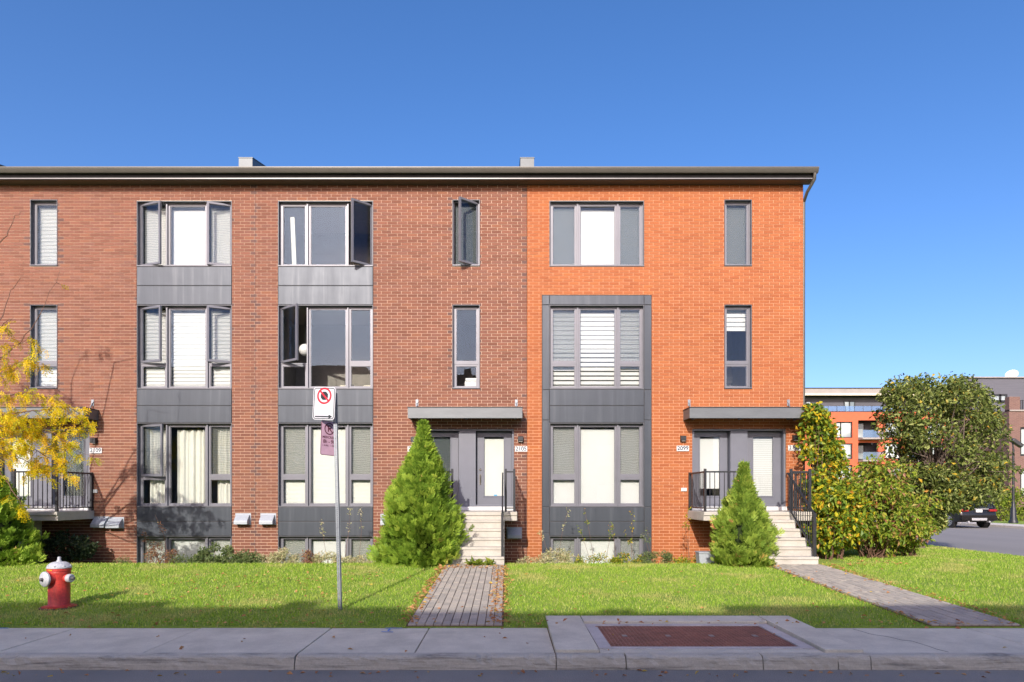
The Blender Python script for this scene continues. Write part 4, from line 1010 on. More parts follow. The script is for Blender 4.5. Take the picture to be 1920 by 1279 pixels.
def cloud(centers, radii, per, size, up=0.4, droop=0.3, shell=0.55):
    P, Nn, Dd, S = [], [], [], []
    for c, r, k in zip(centers, radii, per):
        u = RNG.normal(size=(k, 3)); u /= np.linalg.norm(u, axis=1, keepdims=True)
        rr = (shell+(1-shell)*RNG.random((k, 1)))*np.asarray(r)
        P.append(np.asarray(c)+u*rr)
        nn = u*0.8+np.array([0, 0, up])+RNG.normal(size=(k, 3))*0.45; Nn.append(nn)
        dd = u*0.6+RNG.normal(size=(k, 3))*0.7+np.array([0, 0, -droop]); Dd.append(dd)
        S.append(size*(0.65+0.7*RNG.random(k)))
    return np.concatenate(P), np.concatenate(Nn), np.concatenate(Dd), np.concatenate(S)
def limb(p, q, r0, r1, wob=0.08, n=5):
    p, q = Vector(p), Vector(q); pts = []
    for i in range(n+1):
        t = i/n; v = p.lerp(q, t)
        if 0 < i < n: v += Vector((random.uniform(-1, 1), random.uniform(-1, 1), random.uniform(-1, 1)))*wob*(q-p).length
        pts.append(v)
    return pts, [lerp(r0, r1, i/n) for i in range(n+1)]

# arborvitae
def cedar(name, base, H, Rm, label, mat, n, lean=0.0, seedv=1, top_sparse=0.0):
    rng = np.random.default_rng(seedv)
    root = thing(name, base, label, 'cedar', 'cedar shrubs by the porches')
    MB().tube([base-Vector((0, 0, 0.2)), base+Vector((0.02, 0, H*0.5)), base+Vector((lean, 0, H*0.9))], [Rm*0.07, Rm*0.045, 0.01], 8).build('trunk', 'bark', root, True)
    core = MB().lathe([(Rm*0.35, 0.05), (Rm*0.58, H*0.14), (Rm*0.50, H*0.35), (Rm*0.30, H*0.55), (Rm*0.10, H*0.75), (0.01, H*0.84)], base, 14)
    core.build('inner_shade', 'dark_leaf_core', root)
    def prof(t): return Rm*np.interp(t, [0, .05, .13, .25, .45, .65, .8, .9, 1.0], [.80, .95, 1.0, .95, .74, .46, .20, .065, .008])
    nl = 60; la = rng.random(nl)*2*np.pi; lt = rng.random(nl)*0.9; lamp_ = rng.random(nl)
    V, F, rn = [], [], []
    K = int(n/24); kt = rng.random(K)**1.2; kp = rng.random(K)*2*np.pi; kr = rng.normal(size=K)*0.135; ki = rng.integers(0, K, n)
    t = np.clip(kt[ki]+rng.normal(size=n)*0.026, 0, 1); ph = kp[ki]+rng.normal(size=n)*0.13/np.clip(1.05-kt[ki], 0.2, 1)
    bulge = np.zeros(n)
    for a, b, c_ in zip(la, lt, lamp_):
        da = np.angle(np.exp(1j*(ph-a))); bulge += (c_-0.42)*0.55*np.exp(-(da/0.30)**2-((t-b)/0.055)**2)
    wisp = np.where(rng.random(n) > 0.93, 1.10+0.10*rng.random(n), 1.0)
    lop = 1+0.13*np.sin(2*ph+6*t+seedv)+0.11*np.sin(3*ph-13*t+2*seedv)
    rad = (lop+kr[ki])*wisp*prof(t)*(0.84+bulge+0.16*rng.random(n))*(0.86+0.18*rng.random(n))
    cx = base.x+lean*t+rad*np.cos(ph); cy = base.y+rad*np.sin(ph); czz = base.z+0.04+t*H
    out = np.stack([np.cos(ph), np.sin(ph), np.zeros(n)], 1)
    D = out*0.8+np.array([0, 0, 1.0])*(0.75+0.5*t[:, None])+rng.normal(size=(n, 3))*0.24
    D /= np.linalg.norm(D, axis=1, keepdims=True)
    S = np.cross(D, out+rng.normal(size=(n, 3))*0.6); S /= np.linalg.norm(S, axis=1, keepdims=True)
    P = np.stack([cx, cy, czz], 1)-D*0.07
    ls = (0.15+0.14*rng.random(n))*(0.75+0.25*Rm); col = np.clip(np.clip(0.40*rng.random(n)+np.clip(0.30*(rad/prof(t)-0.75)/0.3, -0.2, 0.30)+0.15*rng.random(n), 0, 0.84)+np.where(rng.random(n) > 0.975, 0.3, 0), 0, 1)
    allV, allF, allR = [], [], []
    # a spray: a central shoot with paired side shoots, in one gently cupped plane
    segs = [(0.0, 0.0, 0, 1.0, 0.14)] + [(f, sg, 1, 0.52*(1-f*0.55), 0.12) for f in (0.10, 0.24, 0.38, 0.52, 0.66) for sg in (-1, 1)]
    base_i = 0
    for (f, sg, sd, lf, wf) in segs:
        st_p = P+D*(ls*f)[:, None]
        dd = D if not sd else D*0.72+S*sg*0.70
        dd = dd/np.linalg.norm(dd, axis=1, keepdims=True)+rng.normal(size=(n, 3))*0.10
        ww = np.cross(dd, np.cross(D, S)); ww /= np.linalg.norm(ww, axis=1, keepdims=True)
        l = (ls*lf)[:, None]; wd = (ls*wf*0.46)[:, None]
        m_ = st_p+dd*l*0.55
        Vq = np.stack([st_p, m_+ww*wd, st_p+dd*l, m_-ww*wd], 1).reshape(-1, 3)
        i = base_i+np.arange(n)*4
        allV.append(Vq); allF.append(np.stack([i, i+1, i+2, i+3], 1)); allR.append(np.clip(col+rng.normal(size=n)*0.04+0.05*sd*f, 0, 1)); base_i += 4*n
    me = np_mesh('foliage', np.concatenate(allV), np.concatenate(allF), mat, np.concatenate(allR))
    link('foliage', me, None, root); return root
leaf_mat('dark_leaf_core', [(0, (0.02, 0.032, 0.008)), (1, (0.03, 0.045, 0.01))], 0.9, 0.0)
cd = 15.55
cedar('cedar', Vector((PT(789, 1, cd).x, cd-CAM_D, 0.24)), 3.22, 0.88, 'tall bright green cedar shrub covering the left of the middle porch', 'cedar_leaf', 10500, 0.06, 3)
cd = 15.35
cedar('cedar', Vector((PT(1392, 1, cd).x, cd-CAM_D, 0.26)), 2.24, 0.60, 'smaller bronzed cedar shrub in front of the orange house porch', 'cedar_leaf_bronze', 6200, 0.03, 5)
cd = 15.4
cedar('cedar', Vector((PT(-8, 1, cd).x, cd-CAM_D, 0.26)), 2.35, 0.78, 'cedar shrub cut off by the left edge of the picture', 'cedar_leaf', 4600, -0.1, 8)

# honey locust at the left: trunk out of frame, yellow pinnate leaves
T0 = Vector((-12.6, -3.75, 0.3))
loc_ = thing('locust_tree', T0, 'yellow autumn tree with thin drooping branches at the left edge', 'tree')
tr = MB(); crotch = T0+Vector((0.25, -0.05, 2.1))
tr.tube([T0-Vector((0, 0, 0.3)), T0+Vector((0.05, 0, 0.9)), crotch], [0.12, 0.10, 0.085], 10)
top = T0+Vector((0.3, -0.1, 5.2)); tr.tube(*limb(crotch, top, 0.07, 0.015, 0.03), 8)
BR = [([(-100, 800), (-20, 690), (40, 640), (75, 590), (112, 508)], 14.2, 0), ([(-100, 780), (-30, 640), (5, 590), (20, 545), (38, 522)], 13.9, 0),
      ([(-90, 700), (-20, 470), (12, 442), (30, 405), (44, 396)], 14.4, 0), ([(-100, 800), (0, 745), (50, 735), (95, 745), (140, 770)], 14.1, 2),
      ([(-100, 830), (0, 780), (60, 770), (120, 765), (165, 800)], 14.0, 3), ([(-100, 830), (0, 800), (50, 800), (100, 812), (150, 850)], 14.3, 3),
      ([(-90, 850), (-10, 820), (40, 830), (80, 850), (120, 880)], 13.8, 3), ([(-100, 840), (-20, 790), (30, 775), (70, 800), (100, 850)], 14.5, 3),
      ([(-90, 850), (-20, 850), (10, 900), (35, 935), (48, 955)], 13.7, 1), ([(-100, 740), (-10, 680), (15, 660), (35, 645), (60, 640)], 14.2, 1),
      ([(-100, 700), (-20, 640), (0, 615), (15, 600), (30, 600)], 14.0, 1),
      ([(-100, 720), (-20, 700), (10, 690), (35, 680), (75, 680)], 14.3, 2), ([(-100, 840), (-20, 830), (20, 850), (60, 870), (90, 885)], 14.1, 3),
      ([(-110, 760), (-200, 640), (-260, 600), (-330, 640), (-380, 720)], 14.5, 2), ([(-110, 720), (-150, 560), (-190, 500), (-240, 470), (-280, 520)], 14.0, 2), ([(-110, 700), (-120, 520), (-90, 460), (-70, 430), (-40, 440)], 14.6, 1),
      ([(-110, 800), (-190, 760), (-260, 770), (-320, 800), (-360, 860)], 13.9, 3)]
anchors = []
tw = MB()
for pts, d, dens in BR:
    P3 = [crotch.lerp(top, random.uniform(0, .35))]+[PT(x, y, d+random.uniform(-.25, .25)) for x, y in pts[1:]]
    fine = []
    for a, b in zip(P3[:-1], P3[1:]):
        for i in range(4): fine.append(a.lerp(b, i/4)+Vector((random.uniform(-1, 1), random.uniform(-1, 1), random.uniform(-1, 1)))*0.018)
    fine.append(P3[-1]); k = len(fine)
    tw.tube(fine, [lerp(0.020, 0.003, (i/k)**0.7) for i in range(k)], 6)
    ks = {0: 0.10, 1: 0.5, 2: 0.9, 3: 1.5}[dens]
    for i in range(int(k*0.25), k):
        for rep in range(2 if dens > 1 else 1):
            if random.random() > ks and dens < 3: continue
            e = fine[i]+Vector((random.uniform(-.28, .30), random.uniform(-.35, .35), random.uniform(-.30, .15)))
            tw.tube([fine[i], fine[i].lerp(e, 0.5)+Vector((0, 0, .03)), e], [0.005, 0.004, 0.002], 4)
            for q in range({0: 1, 1: 6, 2: 6, 3: 8}[dens]): anchors.append(fine[i].lerp(e, 0.3+0.7*random.random()))
n0_ = len(tw.v); tr.f += [tuple(i+len(tr.v) for i in f) for f in tw.f]; tr.v += tw.v
tr.build('trunk', 'twig_red', loc_, True)
A = np.array([tuple(a) for a in anchors]); n = len(A)
dr = RNG.normal(size=(n, 3))*0.6+np.array([0.25, -0.1, -0.55]); dr /= np.linalg.norm(dr, axis=1, keepdims=True)
sd = np.cross(dr, RNG.normal(size=(n, 3))); sd /= np.linalg.norm(sd, axis=1, keepdims=True); nr = np.cross(dr, sd)
col = RNG.random(n); Vs, Fs, Rs = [], [], []; bi = 0
for k in range(7):
    for sg in (-1, 1):
        b0 = A+dr*(0.022*k+0.01)+nr*(-0.004*k*k*0.25)[None] if False else A+dr*(0.024*k+0.01)-np.array([0, 0, 0.0012*k*k])
        dl = sd*sg*0.95+dr*0.4+RNG.normal(size=(n, 3))*0.2; l = 0.045
        m_ = b0+dl*l*0.5
        Vs.append(np.stack([b0, m_+dr*0.011, b0+dl*l, m_-dr*0.011], 1).reshape(-1, 3)); i = bi+np.arange(n)*4
        Fs.append(np.stack([i, i+1, i+2, i+3], 1)); Rs.append(np.clip(col+RNG.normal(size=n)*0.08, 0, 1)); bi += 4*n
link('crown', np_mesh('crown', np.concatenate(Vs), np.concatenate(Fs), 'locust_leaf', np.concatenate(Rs)), None, loc_)

# crab apple by the side street
def tree_cloud(name, base, label, cat, trunk_r, tips, radii, per, size, mat, bark, up=0.4, droop=0.25, wid=0.5, fork=0.35, group=None):
    root = thing(name, base, label, cat, group)
    m = MB(); fk = base+Vector((0, 0, 0)); tip = np.array(tips); ctr = Vector(tuple(tip.mean(0)))
    f = base.lerp(ctr, fork)
    if trunk_r > 0:
        m.tube(*limb(base-Vector((0, 0, 0.2)), f, trunk_r, trunk_r*0.8, 0.02), 9)
        m.tube(*limb(f, ctr+Vector((0, 0, abs(ctr.z-base.z)*0.5)), trunk_r*0.75, 0.012, 0.05), 7)
        for t in tips[::2]: m.tube(*limb(f.lerp(ctr, random.random()*0.8), Vector(t), trunk_r*0.32, 0.006, 0.07), 5)
    else:
        for t in tips[::2]:
            s0 = base+Vector((random.uniform(-.3, .3), random.uniform(-.2, .2), -0.1)); m.tube(*limb(s0, Vector(t), 0.016, 0.004, 0.05), 5)
    m.build('trunk' if trunk_r > 0 else 'stems', bark, root, True)
    link('crown' if trunk_r > 0 else 'foliage', leaf_mesh('leaves', *cloud(tips, radii, per, size, up, droop)[:3], cloud_size(per, size), mat, wid), None, root)
    return root
def cloud_size(per, size): n = int(np.sum(per)); return size*(0.65+0.7*RNG.random(n))
def rand_tips(n, fn):
    out = []
    while len(out) < n:
        p = fn()
        if p is not None: out.append(p)
    return out
cb = PT(1727, 1028, 20.0); cb.z = zg(cb.x, cb.y)
def crab():
    # outline measured in the photograph: half-width by height, centre line leaning right
    py = random.uniform(712, 985); 
    lo = np.interp(py, [705, 725, 760, 800, 860, 900, 950, 990], [1710, 1668, 1652, 1648, 1668, 1690, 1690, 1725])
    hi = np.interp(py, [705, 725, 760, 800, 860, 900, 925, 938, 950, 990], [1800, 1826, 1878, 1872, 1896, 1902, 1888, 1850, 1770, 1755])
    px = random.uniform(lo+4, hi-4); c_ = (lo+hi)/2; hw = (hi-lo)/2*20/1260
    rem = math.sqrt(max(0.05, 1-((px-c_)/((hi-lo)/2))**2)); dy = random.uniform(-1, 1)*rem*hw*0.85
    return tuple(PT(px, py, 20.0+dy*0.8))
tips = rand_tips(300, crab)
tree_cloud('crab_apple_tree', cb, 'broad dark green tree at the corner of the side street', 'tree', 0.10, tips, [(0.34, 0.34, 0.24)]*len(tips), [78]*len(tips), 0.122, 'crab_leaf', 'bark_pale', 0.7, 0.15, 0.52, 0.42)
lowb = [tuple(PT(x, y, 19.6)) for x, y in ((1752, 1006), (1768, 1004), (1782, 1000), (1742, 1000))]
# dogwood mass and tall vine-like shrub at the house corner
def blob(cx, cy, d, rx, ry, rz, n, flat=1.0):
    c = PT(cx, cy, d)
    def f():
        u = Vector((random.gauss(0, 1), random.gauss(0, 1), random.gauss(0, 1))).normalized(); r = random.uniform(0.5, 1.0)
        p = c+Vector((u.x*rx*r, u.y*ry*r, u.z*rz*r))
        return tuple(p) if p.z > 0.4 else None
    return rand_tips(n, f)
db = PT(1640, 1045, 17.0); db.z = zg(db.x, db.y)
t1 = blob(1645, 950, 17.0, 1.28, 0.95, 1.15, 120)
tree_cloud('dogwood_shrub', db, 'wide green shrub turning red and yellow beside the orange house stairs', 'shrub', 0, t1, [(0.30, 0.30, 0.24)]*len(t1), [64]*len(t1), 0.122, 'dogwood_leaf', 'twig_red', 0.5, 0.55, 0.5)
t2 = blob(1562, 970, 16.6, 0.72, 0.7, 0.95, 60)
db2 = PT(1560, 1048, 16.6); db2.z = zg(db2.x, db2.y)
tree_cloud('dogwood_shrub', db2, 'lower leafy green shrub against the orange house stair railing', 'shrub', 0, t2, [(0.27, 0.27, 0.22)]*len(t2), [64]*len(t2), 0.122, 'vine_leaf', 'twig_red', 0.5, 0.6, 0.55)
t4 = blob(1700, 985, 17.4, 0.55, 0.6, 0.75, 34)
db4 = PT(1700, 1040, 17.4); db4.z = zg(db4.x, db4.y)
tree_cloud('dogwood_shrub', db4, 'reddish shrub at the right end of the shrub mass beside the lawn', 'shrub', 0, t4, [(0.27, 0.27, 0.22)]*len(t4), [62]*len(t4), 0.12, 'dogwood_leaf', 'twig_red', 0.5, 0.6, 0.5)
def tall():
    py = random.uniform(770, 1010)
    hi = np.interp(py, [755, 790, 850, 900, 1010], [1525, 1560, 1580, 1590, 1600]); lo = np.interp(py, [755, 800, 850, 1010], [1508, 1502, 1500, 1515])
    return tuple(PT(random.uniform(lo+10, hi-8), py, random.uniform(17.2, 18.0)))
t3 = rand_tips(150, tall); tb = PT(1545, 1045, 17.6); tb.z = zg(tb.x, tb.y)
tree_cloud('tall_shrub', tb, 'tall yellow-green shrub climbing beside the corner of the orange house', 'shrub', 0, t3, [(0.24, 0.24, 0.22)]*len(t3), [46]*len(t3), 0.125, 'vine_leaf', 'twig_red', 0.4, 0.4, 0.6)

# planting bed along the wall
def plant(px, w, py, d, mat, label, cat='shrub', leaf=0.06, per=55, name='bed_shrub', group='plants in the bed along the wall', droop=0.1, wid=0.4, stems=0):
    c = PT(px, 1061, d); z0 = zg(c.x, c.y); zt = PT(px, py, d).z; rx = w/2*d/FPX
    base = Vector((c.x, c.y, z0)); n = max(6, int(rx*40)); tips = []
    for i in range(n):
        u = random.uniform(-1, 1); h = (1-0.5*u*u)
        tips.append((c.x+u*rx, c.y+random.uniform(-.2, .2), lerp(max(z0+0.12, PT(px, 1064, d).z), zt-0.03, random.uniform(0, 1)*h)))
    root = thing(name, base, label, cat, group); m = MB()
    for t in tips: m.tube([base+Vector((random.uniform(-.5, .5)*rx, 0, -0.03)), Vector(t)-Vector((0, 0, .06)), Vector(t)], [0.008, 0.005, 0.003], 4)
    for s in range(stems):
        a = base+Vector((random.uniform(-1, 1)*rx, random.uniform(-.1, .1), 0.1)); hgt = random.uniform(0.8, 1.5)
        e = a+Vector((random.uniform(-.35, .35), random.uniform(-.15, .15), hgt)); mm = a.lerp(e, .55)+Vector((random.uniform(-.08, .08), 0, .1))
        m.tube([a, mm, e], [0.006, 0.004, 0.002], 4)
        for q in range(6): tips.append(tuple(mm.lerp(e, random.random())))
    m.build('stems', 'twig_red', root)
    k = [int(per*1.5)]*n+[5]*(len(tips)-n); rr = [(0.13, 0.13, 0.10)]*n+[(0.05, 0.05, 0.05)]*(len(tips)-n)
    P, Nn, Dd, S = cloud(tips, rr, k, leaf, 0.6, droop, 0.4); link('foliage', leaf_mesh('leaves', P, Nn, Dd, S, mat, wid), None, root)
plant(298, 58, 1018, 17.1, 'russet_leaf', 'small russet-leaved shrub under the left basement window', leaf=0.06, per=34, stems=2)
plant(345, 50, 1036, 17.0, 'shrub_leaf', 'low sparse green plant between russet shrub and leafy shrub', leaf=0.05, per=30)
plant(410, 92, 1022, 17.1, 'shrub_leaf', 'rounded grey-green shrub under the right of the left basement window', leaf=0.08, per=60)
plant(462, 66, 1032, 17.0, 'shrub_leaf', 'grey-green leafy shrub below the two vent hoods', leaf=0.08, per=60)
plant(522, 76, 1033, 16.9, 'cream_leaf', 'cream variegated ground cover left of the brown seed head', leaf=0.055, per=70)
plant(577, 18, 1034, 16.9, 'russet_leaf', 'clump of dry brown leaves under the middle basement window', leaf=0.07, per=40)
plant(618, 64, 1036, 16.9, 'cream_leaf', 'cream variegated ground cover beside the foot of the sign post', leaf=0.055, per=60, stems=2)
plant(672, 56, 1044, 16.9, 'cream_leaf', 'low cream ground cover next to the tall cedar', leaf=0.055, per=50, stems=1)
plant(125, 90, 985, 17.3, 'dark_leaf', 'dark glossy shrub in the shade under the left porch', leaf=0.10, per=36, wid=0.6)
plant(232, 26, 1046, 17.0, 'shrub_leaf', 'tiny pale plant at the wall right of the left porch', leaf=0.05, per=30)
plant(1045, 66, 1030, 16.9, 'cream_leaf', 'cream variegated plant at the left foot of the grey window bay', leaf=0.06, per=60, stems=2)
plant(1118, 84, 1038, 16.9, 'vine_leaf', 'thin rose bush with long stems in front of the orange house basement window', leaf=0.05, per=40, stems=4)
plant(1180, 56, 1038, 16.9, 'vine_leaf', 'yellow-green plant at the right basement light of the orange house', leaf=0.06, per=45, stems=2)
plant(1232, 68, 1034, 16.9, 'shrub_leaf', 'pale grey-green perennial left of the grey planter', leaf=0.05, per=60, stems=2)
plant(1290, 46, 1040, 16.7, 'vine_leaf', 'orange-tinted low plant beside the grey planter', leaf=0.06, per=34, stems=2)
plant(995, 44, 1046, 16.7, 'cream_leaf', 'small creamy plant at the base of the orange brick corner', leaf=0.05, per=34)
c = PT(902, 1060, 14.9)
hs = thing('hosta', Vector((c.x, c.y, zg(c.x, c.y))), 'low green strap-leaved plant at the foot of the middle stairs', 'plant')
tps = [(c.x+random.uniform(-.26, .26), c.y+random.uniform(-.05, .05), zg(c.x, c.y)+0.06) for _ in range(10)]
P, Nn, Dd, S = cloud(tps, [(0.06, 0.05, 0.04)]*10, [14]*10, 0.13, 0.5, -0.2, 0.3); link('leaf_blades', leaf_mesh('leaf_blades', P, Nn, Dd, S, 'hedge_leaf', 0.3), None, hs)
pp = PT(1322, 1050, 16.2)
pot = thing('planter', Vector((pp.x, pp.y, 0.05)), 'plain grey planter box beside the bronzed cedar', 'planter')
MB().prism([(pp.x-0.15, 0.0), (pp.x+0.15, 0.0), (pp.x+0.19, 0.52), (pp.x-0.19, 0.52)], 'y', pp.y-0.16, pp.y+0.16).build('box', 'vent_metal', pot, bev=0.01); MB().box(pp.x-0.2, pp.x+0.2, pp.y-0.18, pp.y+0.18, 0.522, 0.55).build('rim', 'vent_metal', pot, bev=0.006)

# ------------------------------------------------------------------ grass and fallen leaves
def grass(n, xr, dr_, bar, h=0.040):
    x = RNG.uniform(xr[0], xr[1], n); d = RNG.uniform(dr_[0], dr_[1], n); y = d-CAM_D; keep = np.ones(n, bool)
    d = np.where((d < 9.24) & (np.sin(x*7)+np.sin(x*17.3+1)+RNG.normal(size=n)*0.6 < 0.3), d+0.12, d); y = d-CAM_D
    for a, b, c_, e in bar: keep &= ~((x > a) & (x < b) & (y > c_) & (y < e))
    pn = np.sin(x*1.9+2*np.sin(y*1.3))*np.sin(y*2.3+1.7*np.sin(x*0.9))+0.5*np.sin(x*5.1+y*3.7)
    keep &= RNG.random(n) < np.clip(0.95-0.32*np.clip(pn, 0, 1.5), 0.2, 1)
    edge = np.minimum.reduce([np.minimum(np.abs(x-a), np.abs(x-b)) for a, b, _, _ in bar]) if bar else np.ones(n)
    x, y = x[keep], y[keep]; k = len(x)
    z = np.array([zg(a, b) for a, b in zip(x, y)])
    hh = h*(0.55+0.8*RNG.random(k)); ang = RNG.random(k)*2*np.pi; wd = 0.0065*(0.7+0.6*RNG.random(k)); ln = RNG.normal(size=(k, 2))*0.4
    V = np.stack([np.stack([x-wd*np.cos(ang), y-wd*np.sin(ang), z-0.004], 1), np.stack([x+wd*np.cos(ang), y+wd*np.sin(ang), z-0.004], 1), np.stack([x+hh*ln[:, 0], y+hh*ln[:, 1], z+hh], 1)], 1)
    return V.reshape(-1, 3), k
BAR = [(-1.37, -0.05, -9, -2.9), (5.82, 7.05, -9, -2.9), (0.55, 4.13, -9, -8.17)]
g1, k1 = grass(210000, (-13, 13.3), (9.165, 15.5), BAR); g2, k2 = grass(30000, (8.0, 13.3), (15.5, 22), [])
V = np.concatenate([g1, g2]); F = np.arange(len(V)).reshape(-1, 3)
tag(link('grass', np_mesh('grass', V, F, 'grass_blade', RNG.random(len(F))), None), 'short green lawn grass in front of the townhouses', 'grass', kind='stuff')
# leaf litter: along the walk edges, sidewalk edge, gutter and lawn
pts = []
def sc(n, xr, yr, p=1):
    for _ in range(n): pts.append((random.uniform(*xr), random.uniform(*yr)))
sc(420, (-0.26, 0.03), (-8.7, -3.2)); sc(340, (-1.50, -1.28), (-8.7, -3.2)); sc(120, (-1.3, -0.2), (-3.6, -3.0)); sc(70, (-12, 8), (-8.85, -8.7)); sc(200, (6.98, 7.25), (-8.6, -3)); sc(120, (5.7, 5.9), (-8.6, -3))
sc(230, (-9.5, -2.5), (-8.7, -4.0)); sc(120, (-12, 9), (-8.82, -8.62)); sc(220, (-12, 8), (-8.5, -3.2)); sc(60, (7.2, 9), (-3.2, -2.2))
sc(90, (-8, 8), (-10.72, -10.47)); sc(25, (-8, 8), (-10.2, -9.0))
P = np.array([(x, y, (zg(x, y)+(0.045 if not (y > -9 and ((-1.4 < x < 0) or (5.8 < x < 7.05))) else 0.04)) if y > -8.8 else (ROADZ+0.006 if y < -10.4 else 0.094)) for x, y in pts])
n = len(P); Nn = np.tile([0, 0, 1.0], (n, 1))+RNG.normal(size=(n, 3))*0.3; Dd = RNG.normal(size=(n, 3))*np.array([1, 1, .15])
tag(link('fallen_leaves', leaf_mesh('fallen_leaves', P, Nn, Dd, 0.062*(0.6+0.8*RNG.random(n)), 'litter_leaf', 0.55), None), 'dry orange leaves scattered along walk edges and lawn', 'leaves', kind='stuff')
pts = []; sc(260, (-3, 8.6), (-3.2, -2.7))

# ------------------------------------------------------------------ background: apartment block
S_ = 14.0; DA = 90.0; YA = DA-CAM_D
ax_ = lambda px: (px-VX)/S_
az_ = lambda py: CAM_Z+(VY-py)/S_
apt = thing('apartment_block', (48, YA, 0), 'distant orange and dark grey apartment block with balconies', 'apartment block')
body = MB()
ops = []
wcols = [(1478, 1508), (1568, 1598.5), (1660, 1690), (1740, 1770)]; rows = [(791, 821), (831.5, 861), (872, 902), (912, 935)]
bcols = [(1520, 1556), (1609, 1647), (1700, 1736)]
for a, b in wcols: ops += [(ax_(a), ax_(b), az_(d), az_(c)) for c, d in rows]
for a, b in bcols: ops += [(ax_(a), ax_(b), az_(d+8), az_(c-2)) for c, d in ((790, 814), (832, 855), (873, 896), (913, 930))]
zs = sorted(set([0.0, az_(771.5)]+[v for o in ops for v in o[2:] if v > 0])); XL, XR = ax_(1455), ax_(1800)
for z0, z1 in zip(zs[:-1], zs[1:]):
    x = XL
    for a, b in sorted((o[0], o[1]) for o in ops if o[2] < z1-1e-6 and o[3] > z0+1e-6): 
        if a > x: body.box(x, a, YA, YA+0.4, z0, z1)
        x = b
    body.box(x, XR, YA, YA+0.4, z0, z1)
body.build('wall', 'apartment_orange', apt)
MB().box(XL+0.1, XR-0.1, YA+2.2, YA+14, 0, az_(772)-0.3).build('core', 'apartment_grey', apt)
MB().box(XL+0.5, XR-0.5, YA+1.6, YA+13, az_(772)-0.29, az_(741)).build('penthouse', 'apartment_grey', apt)
rf = MB().box(XL-0.3, XR+0.3, YA+0.2, YA+14, az_(737), az_(728.2)).build('roof', 'apartment_fascia', apt)
MB().box(XL-0.31, XR+0.31, YA+0.15, YA+0.6, az_(741), az_(737)-0.002).build('roof_lip', 'apartment_lip', rf); MB().box(XL-0.4, XR+0.4, YA+0.1, YA+14, az_(728)+0.0, az_(727)+0.02).build('roof_cap', 'dark_metal', rf)
MB().box(XL, XR, YA-0.03, YA+1.6, az_(772.4), az_(771.4)).build('terrace_edge', 'dark_metal', apt)
for i in range(22):
    x = XL+1.17*i
    if x+1.13 < XR:
        p = MB().box(x, x+1.13, YA+0.05, YA+0.07, az_(771), az_(761.5)).build('rail_panel', 'rail_glass', apt); MB().box(x-0.02, x+0.015, YA+0.04, YA+0.08, az_(771), az_(761)).build('rail_post', 'dark_metal', p)
def far_window(parent, x0, x1, z0, z1, y, split):
    f = bars(MB(), x0, x1, z0, z1, 0.13, y-0.05, y+0.1); xm = lerp(x0, x1, split); f.box(xm-0.08, xm+0.08, y-0.05, y+0.1, z0, z1)
    w_ = f.build('window', 'dark_metal', parent); MB().box(x0+0.13, x1-0.13, y, y+0.04, z0+0.13, z1-0.13).build('pane', 'far_glass', w_)
for a, b in wcols:
    for c, d in rows: far_window(apt, ax_(a), ax_(b), az_(d), az_(c), YA+0.25, 0.32)
for a, b in ((1510, 1531), (1593, 1614.5), (1680, 1702)): far_window(apt, ax_(a), ax_(b), az_(771), az_(748.5), YA+1.55, 0.5)
for a, b in bcols:
    for c, d in ((790, 814), (832, 855), (873, 896)):
        far_window(apt, ax_(a+2), ax_(b-12), az_(d+6), az_(c), YA+1.9, 0.35)
        MB().box(ax_(a)-0.05, ax_(b)+0.05, YA-1.3, YA+2.1, az_(d+11), az_(d+8)).build('balcony_slab', 'apartment_fascia', apt)
        bl_ = MB().box(ax_(a)-0.03, ax_(b)+0.03, YA-1.25, YA-1.22, az_(d+7.8), az_(d-6)).build('balcony_rail', 'rail_glass', apt)
        MB().box(ax_(a)-0.04, ax_(b)+0.04, YA-1.28, YA-1.20, az_(d-6)+0.002, az_(d-6)+0.07).build('hand_rail', 'dark_metal', bl_)

# brown brick house across the side street
nb = thing('brick_house', (38, 30, 0), 'dark brown brick house with slate-grey top storey across the side street', 'house')
DN = 46.5; YN = DN-CAM_D; nx = lambda px, d=DN: (px-VX)*d/FPX; nz = lambda py, d=DN: CAM_Z+(VY-py)*d/FPX
xL = nx(1892)
wl = MB(); wops = [(nx(1913), nx(1945), nz(855), nz(801)), (nx(1913), nx(1945), nz(930), nz(880))]
zz = sorted(set([0.2, nz(771)]+[v for o in wops for v in o[2:]]))
for z0, z1 in zip(zz[:-1], zz[1:]):
    x = xL
    for a, b in sorted((o[0], o[1]) for o in wops if o[2] < z1-1e-6 and o[3] > z0+1e-6): wl.box(x, a, YN, YN+0.3, z0, z1); x = b
    wl.box(x, 55, YN, YN+0.3, z0, z1)
wl.box(xL, xL+0.3, YN+0.301, YN+5, 0.2, nz(771)); wl.box(xL, xL+0.75, YN-0.02, YN+0.4, nz(771)+0.002, nz(744)); wl.box(xL-1.0, xL-0.002, YN+3.0, YN+5, 0.2, nz(771))
wl.build('wall', 'brick_far_brown', nb)
MB().box(xL+0.31, 54.9, YN+0.6, YN+4.9, 0.2, nz(771)-0.1).build('core', 'apartment_grey', nb)
xu = nx(1808, 51); up_ = MB().box(xu, 55, 51-CAM_D, 51-CAM_D+2, nz(771)+0.002, nz(709, 51)).build('top_storey', 'slate_panel', nb)
MB().box(xu-0.15, 55.1, 51-CAM_D-0.15, 51-CAM_D+2, nz(709, 51)+0.002, nz(707, 51)).build('roof_cap', 'apartment_fascia', nb)
MB().box(xL, 55, YN-0.08, YN+4.4, nz(771)-0.0, nz(768.5)).build('coping', 'apartment_fascia', nb)
far_window(nb, nx(1852, 51), nx(1887, 51), nz(754, 51), nz(739.5, 51), 51-CAM_D-0.06, 0.62)
for o in wops: far_window(nb, *o, YN+0.12, 0.97)
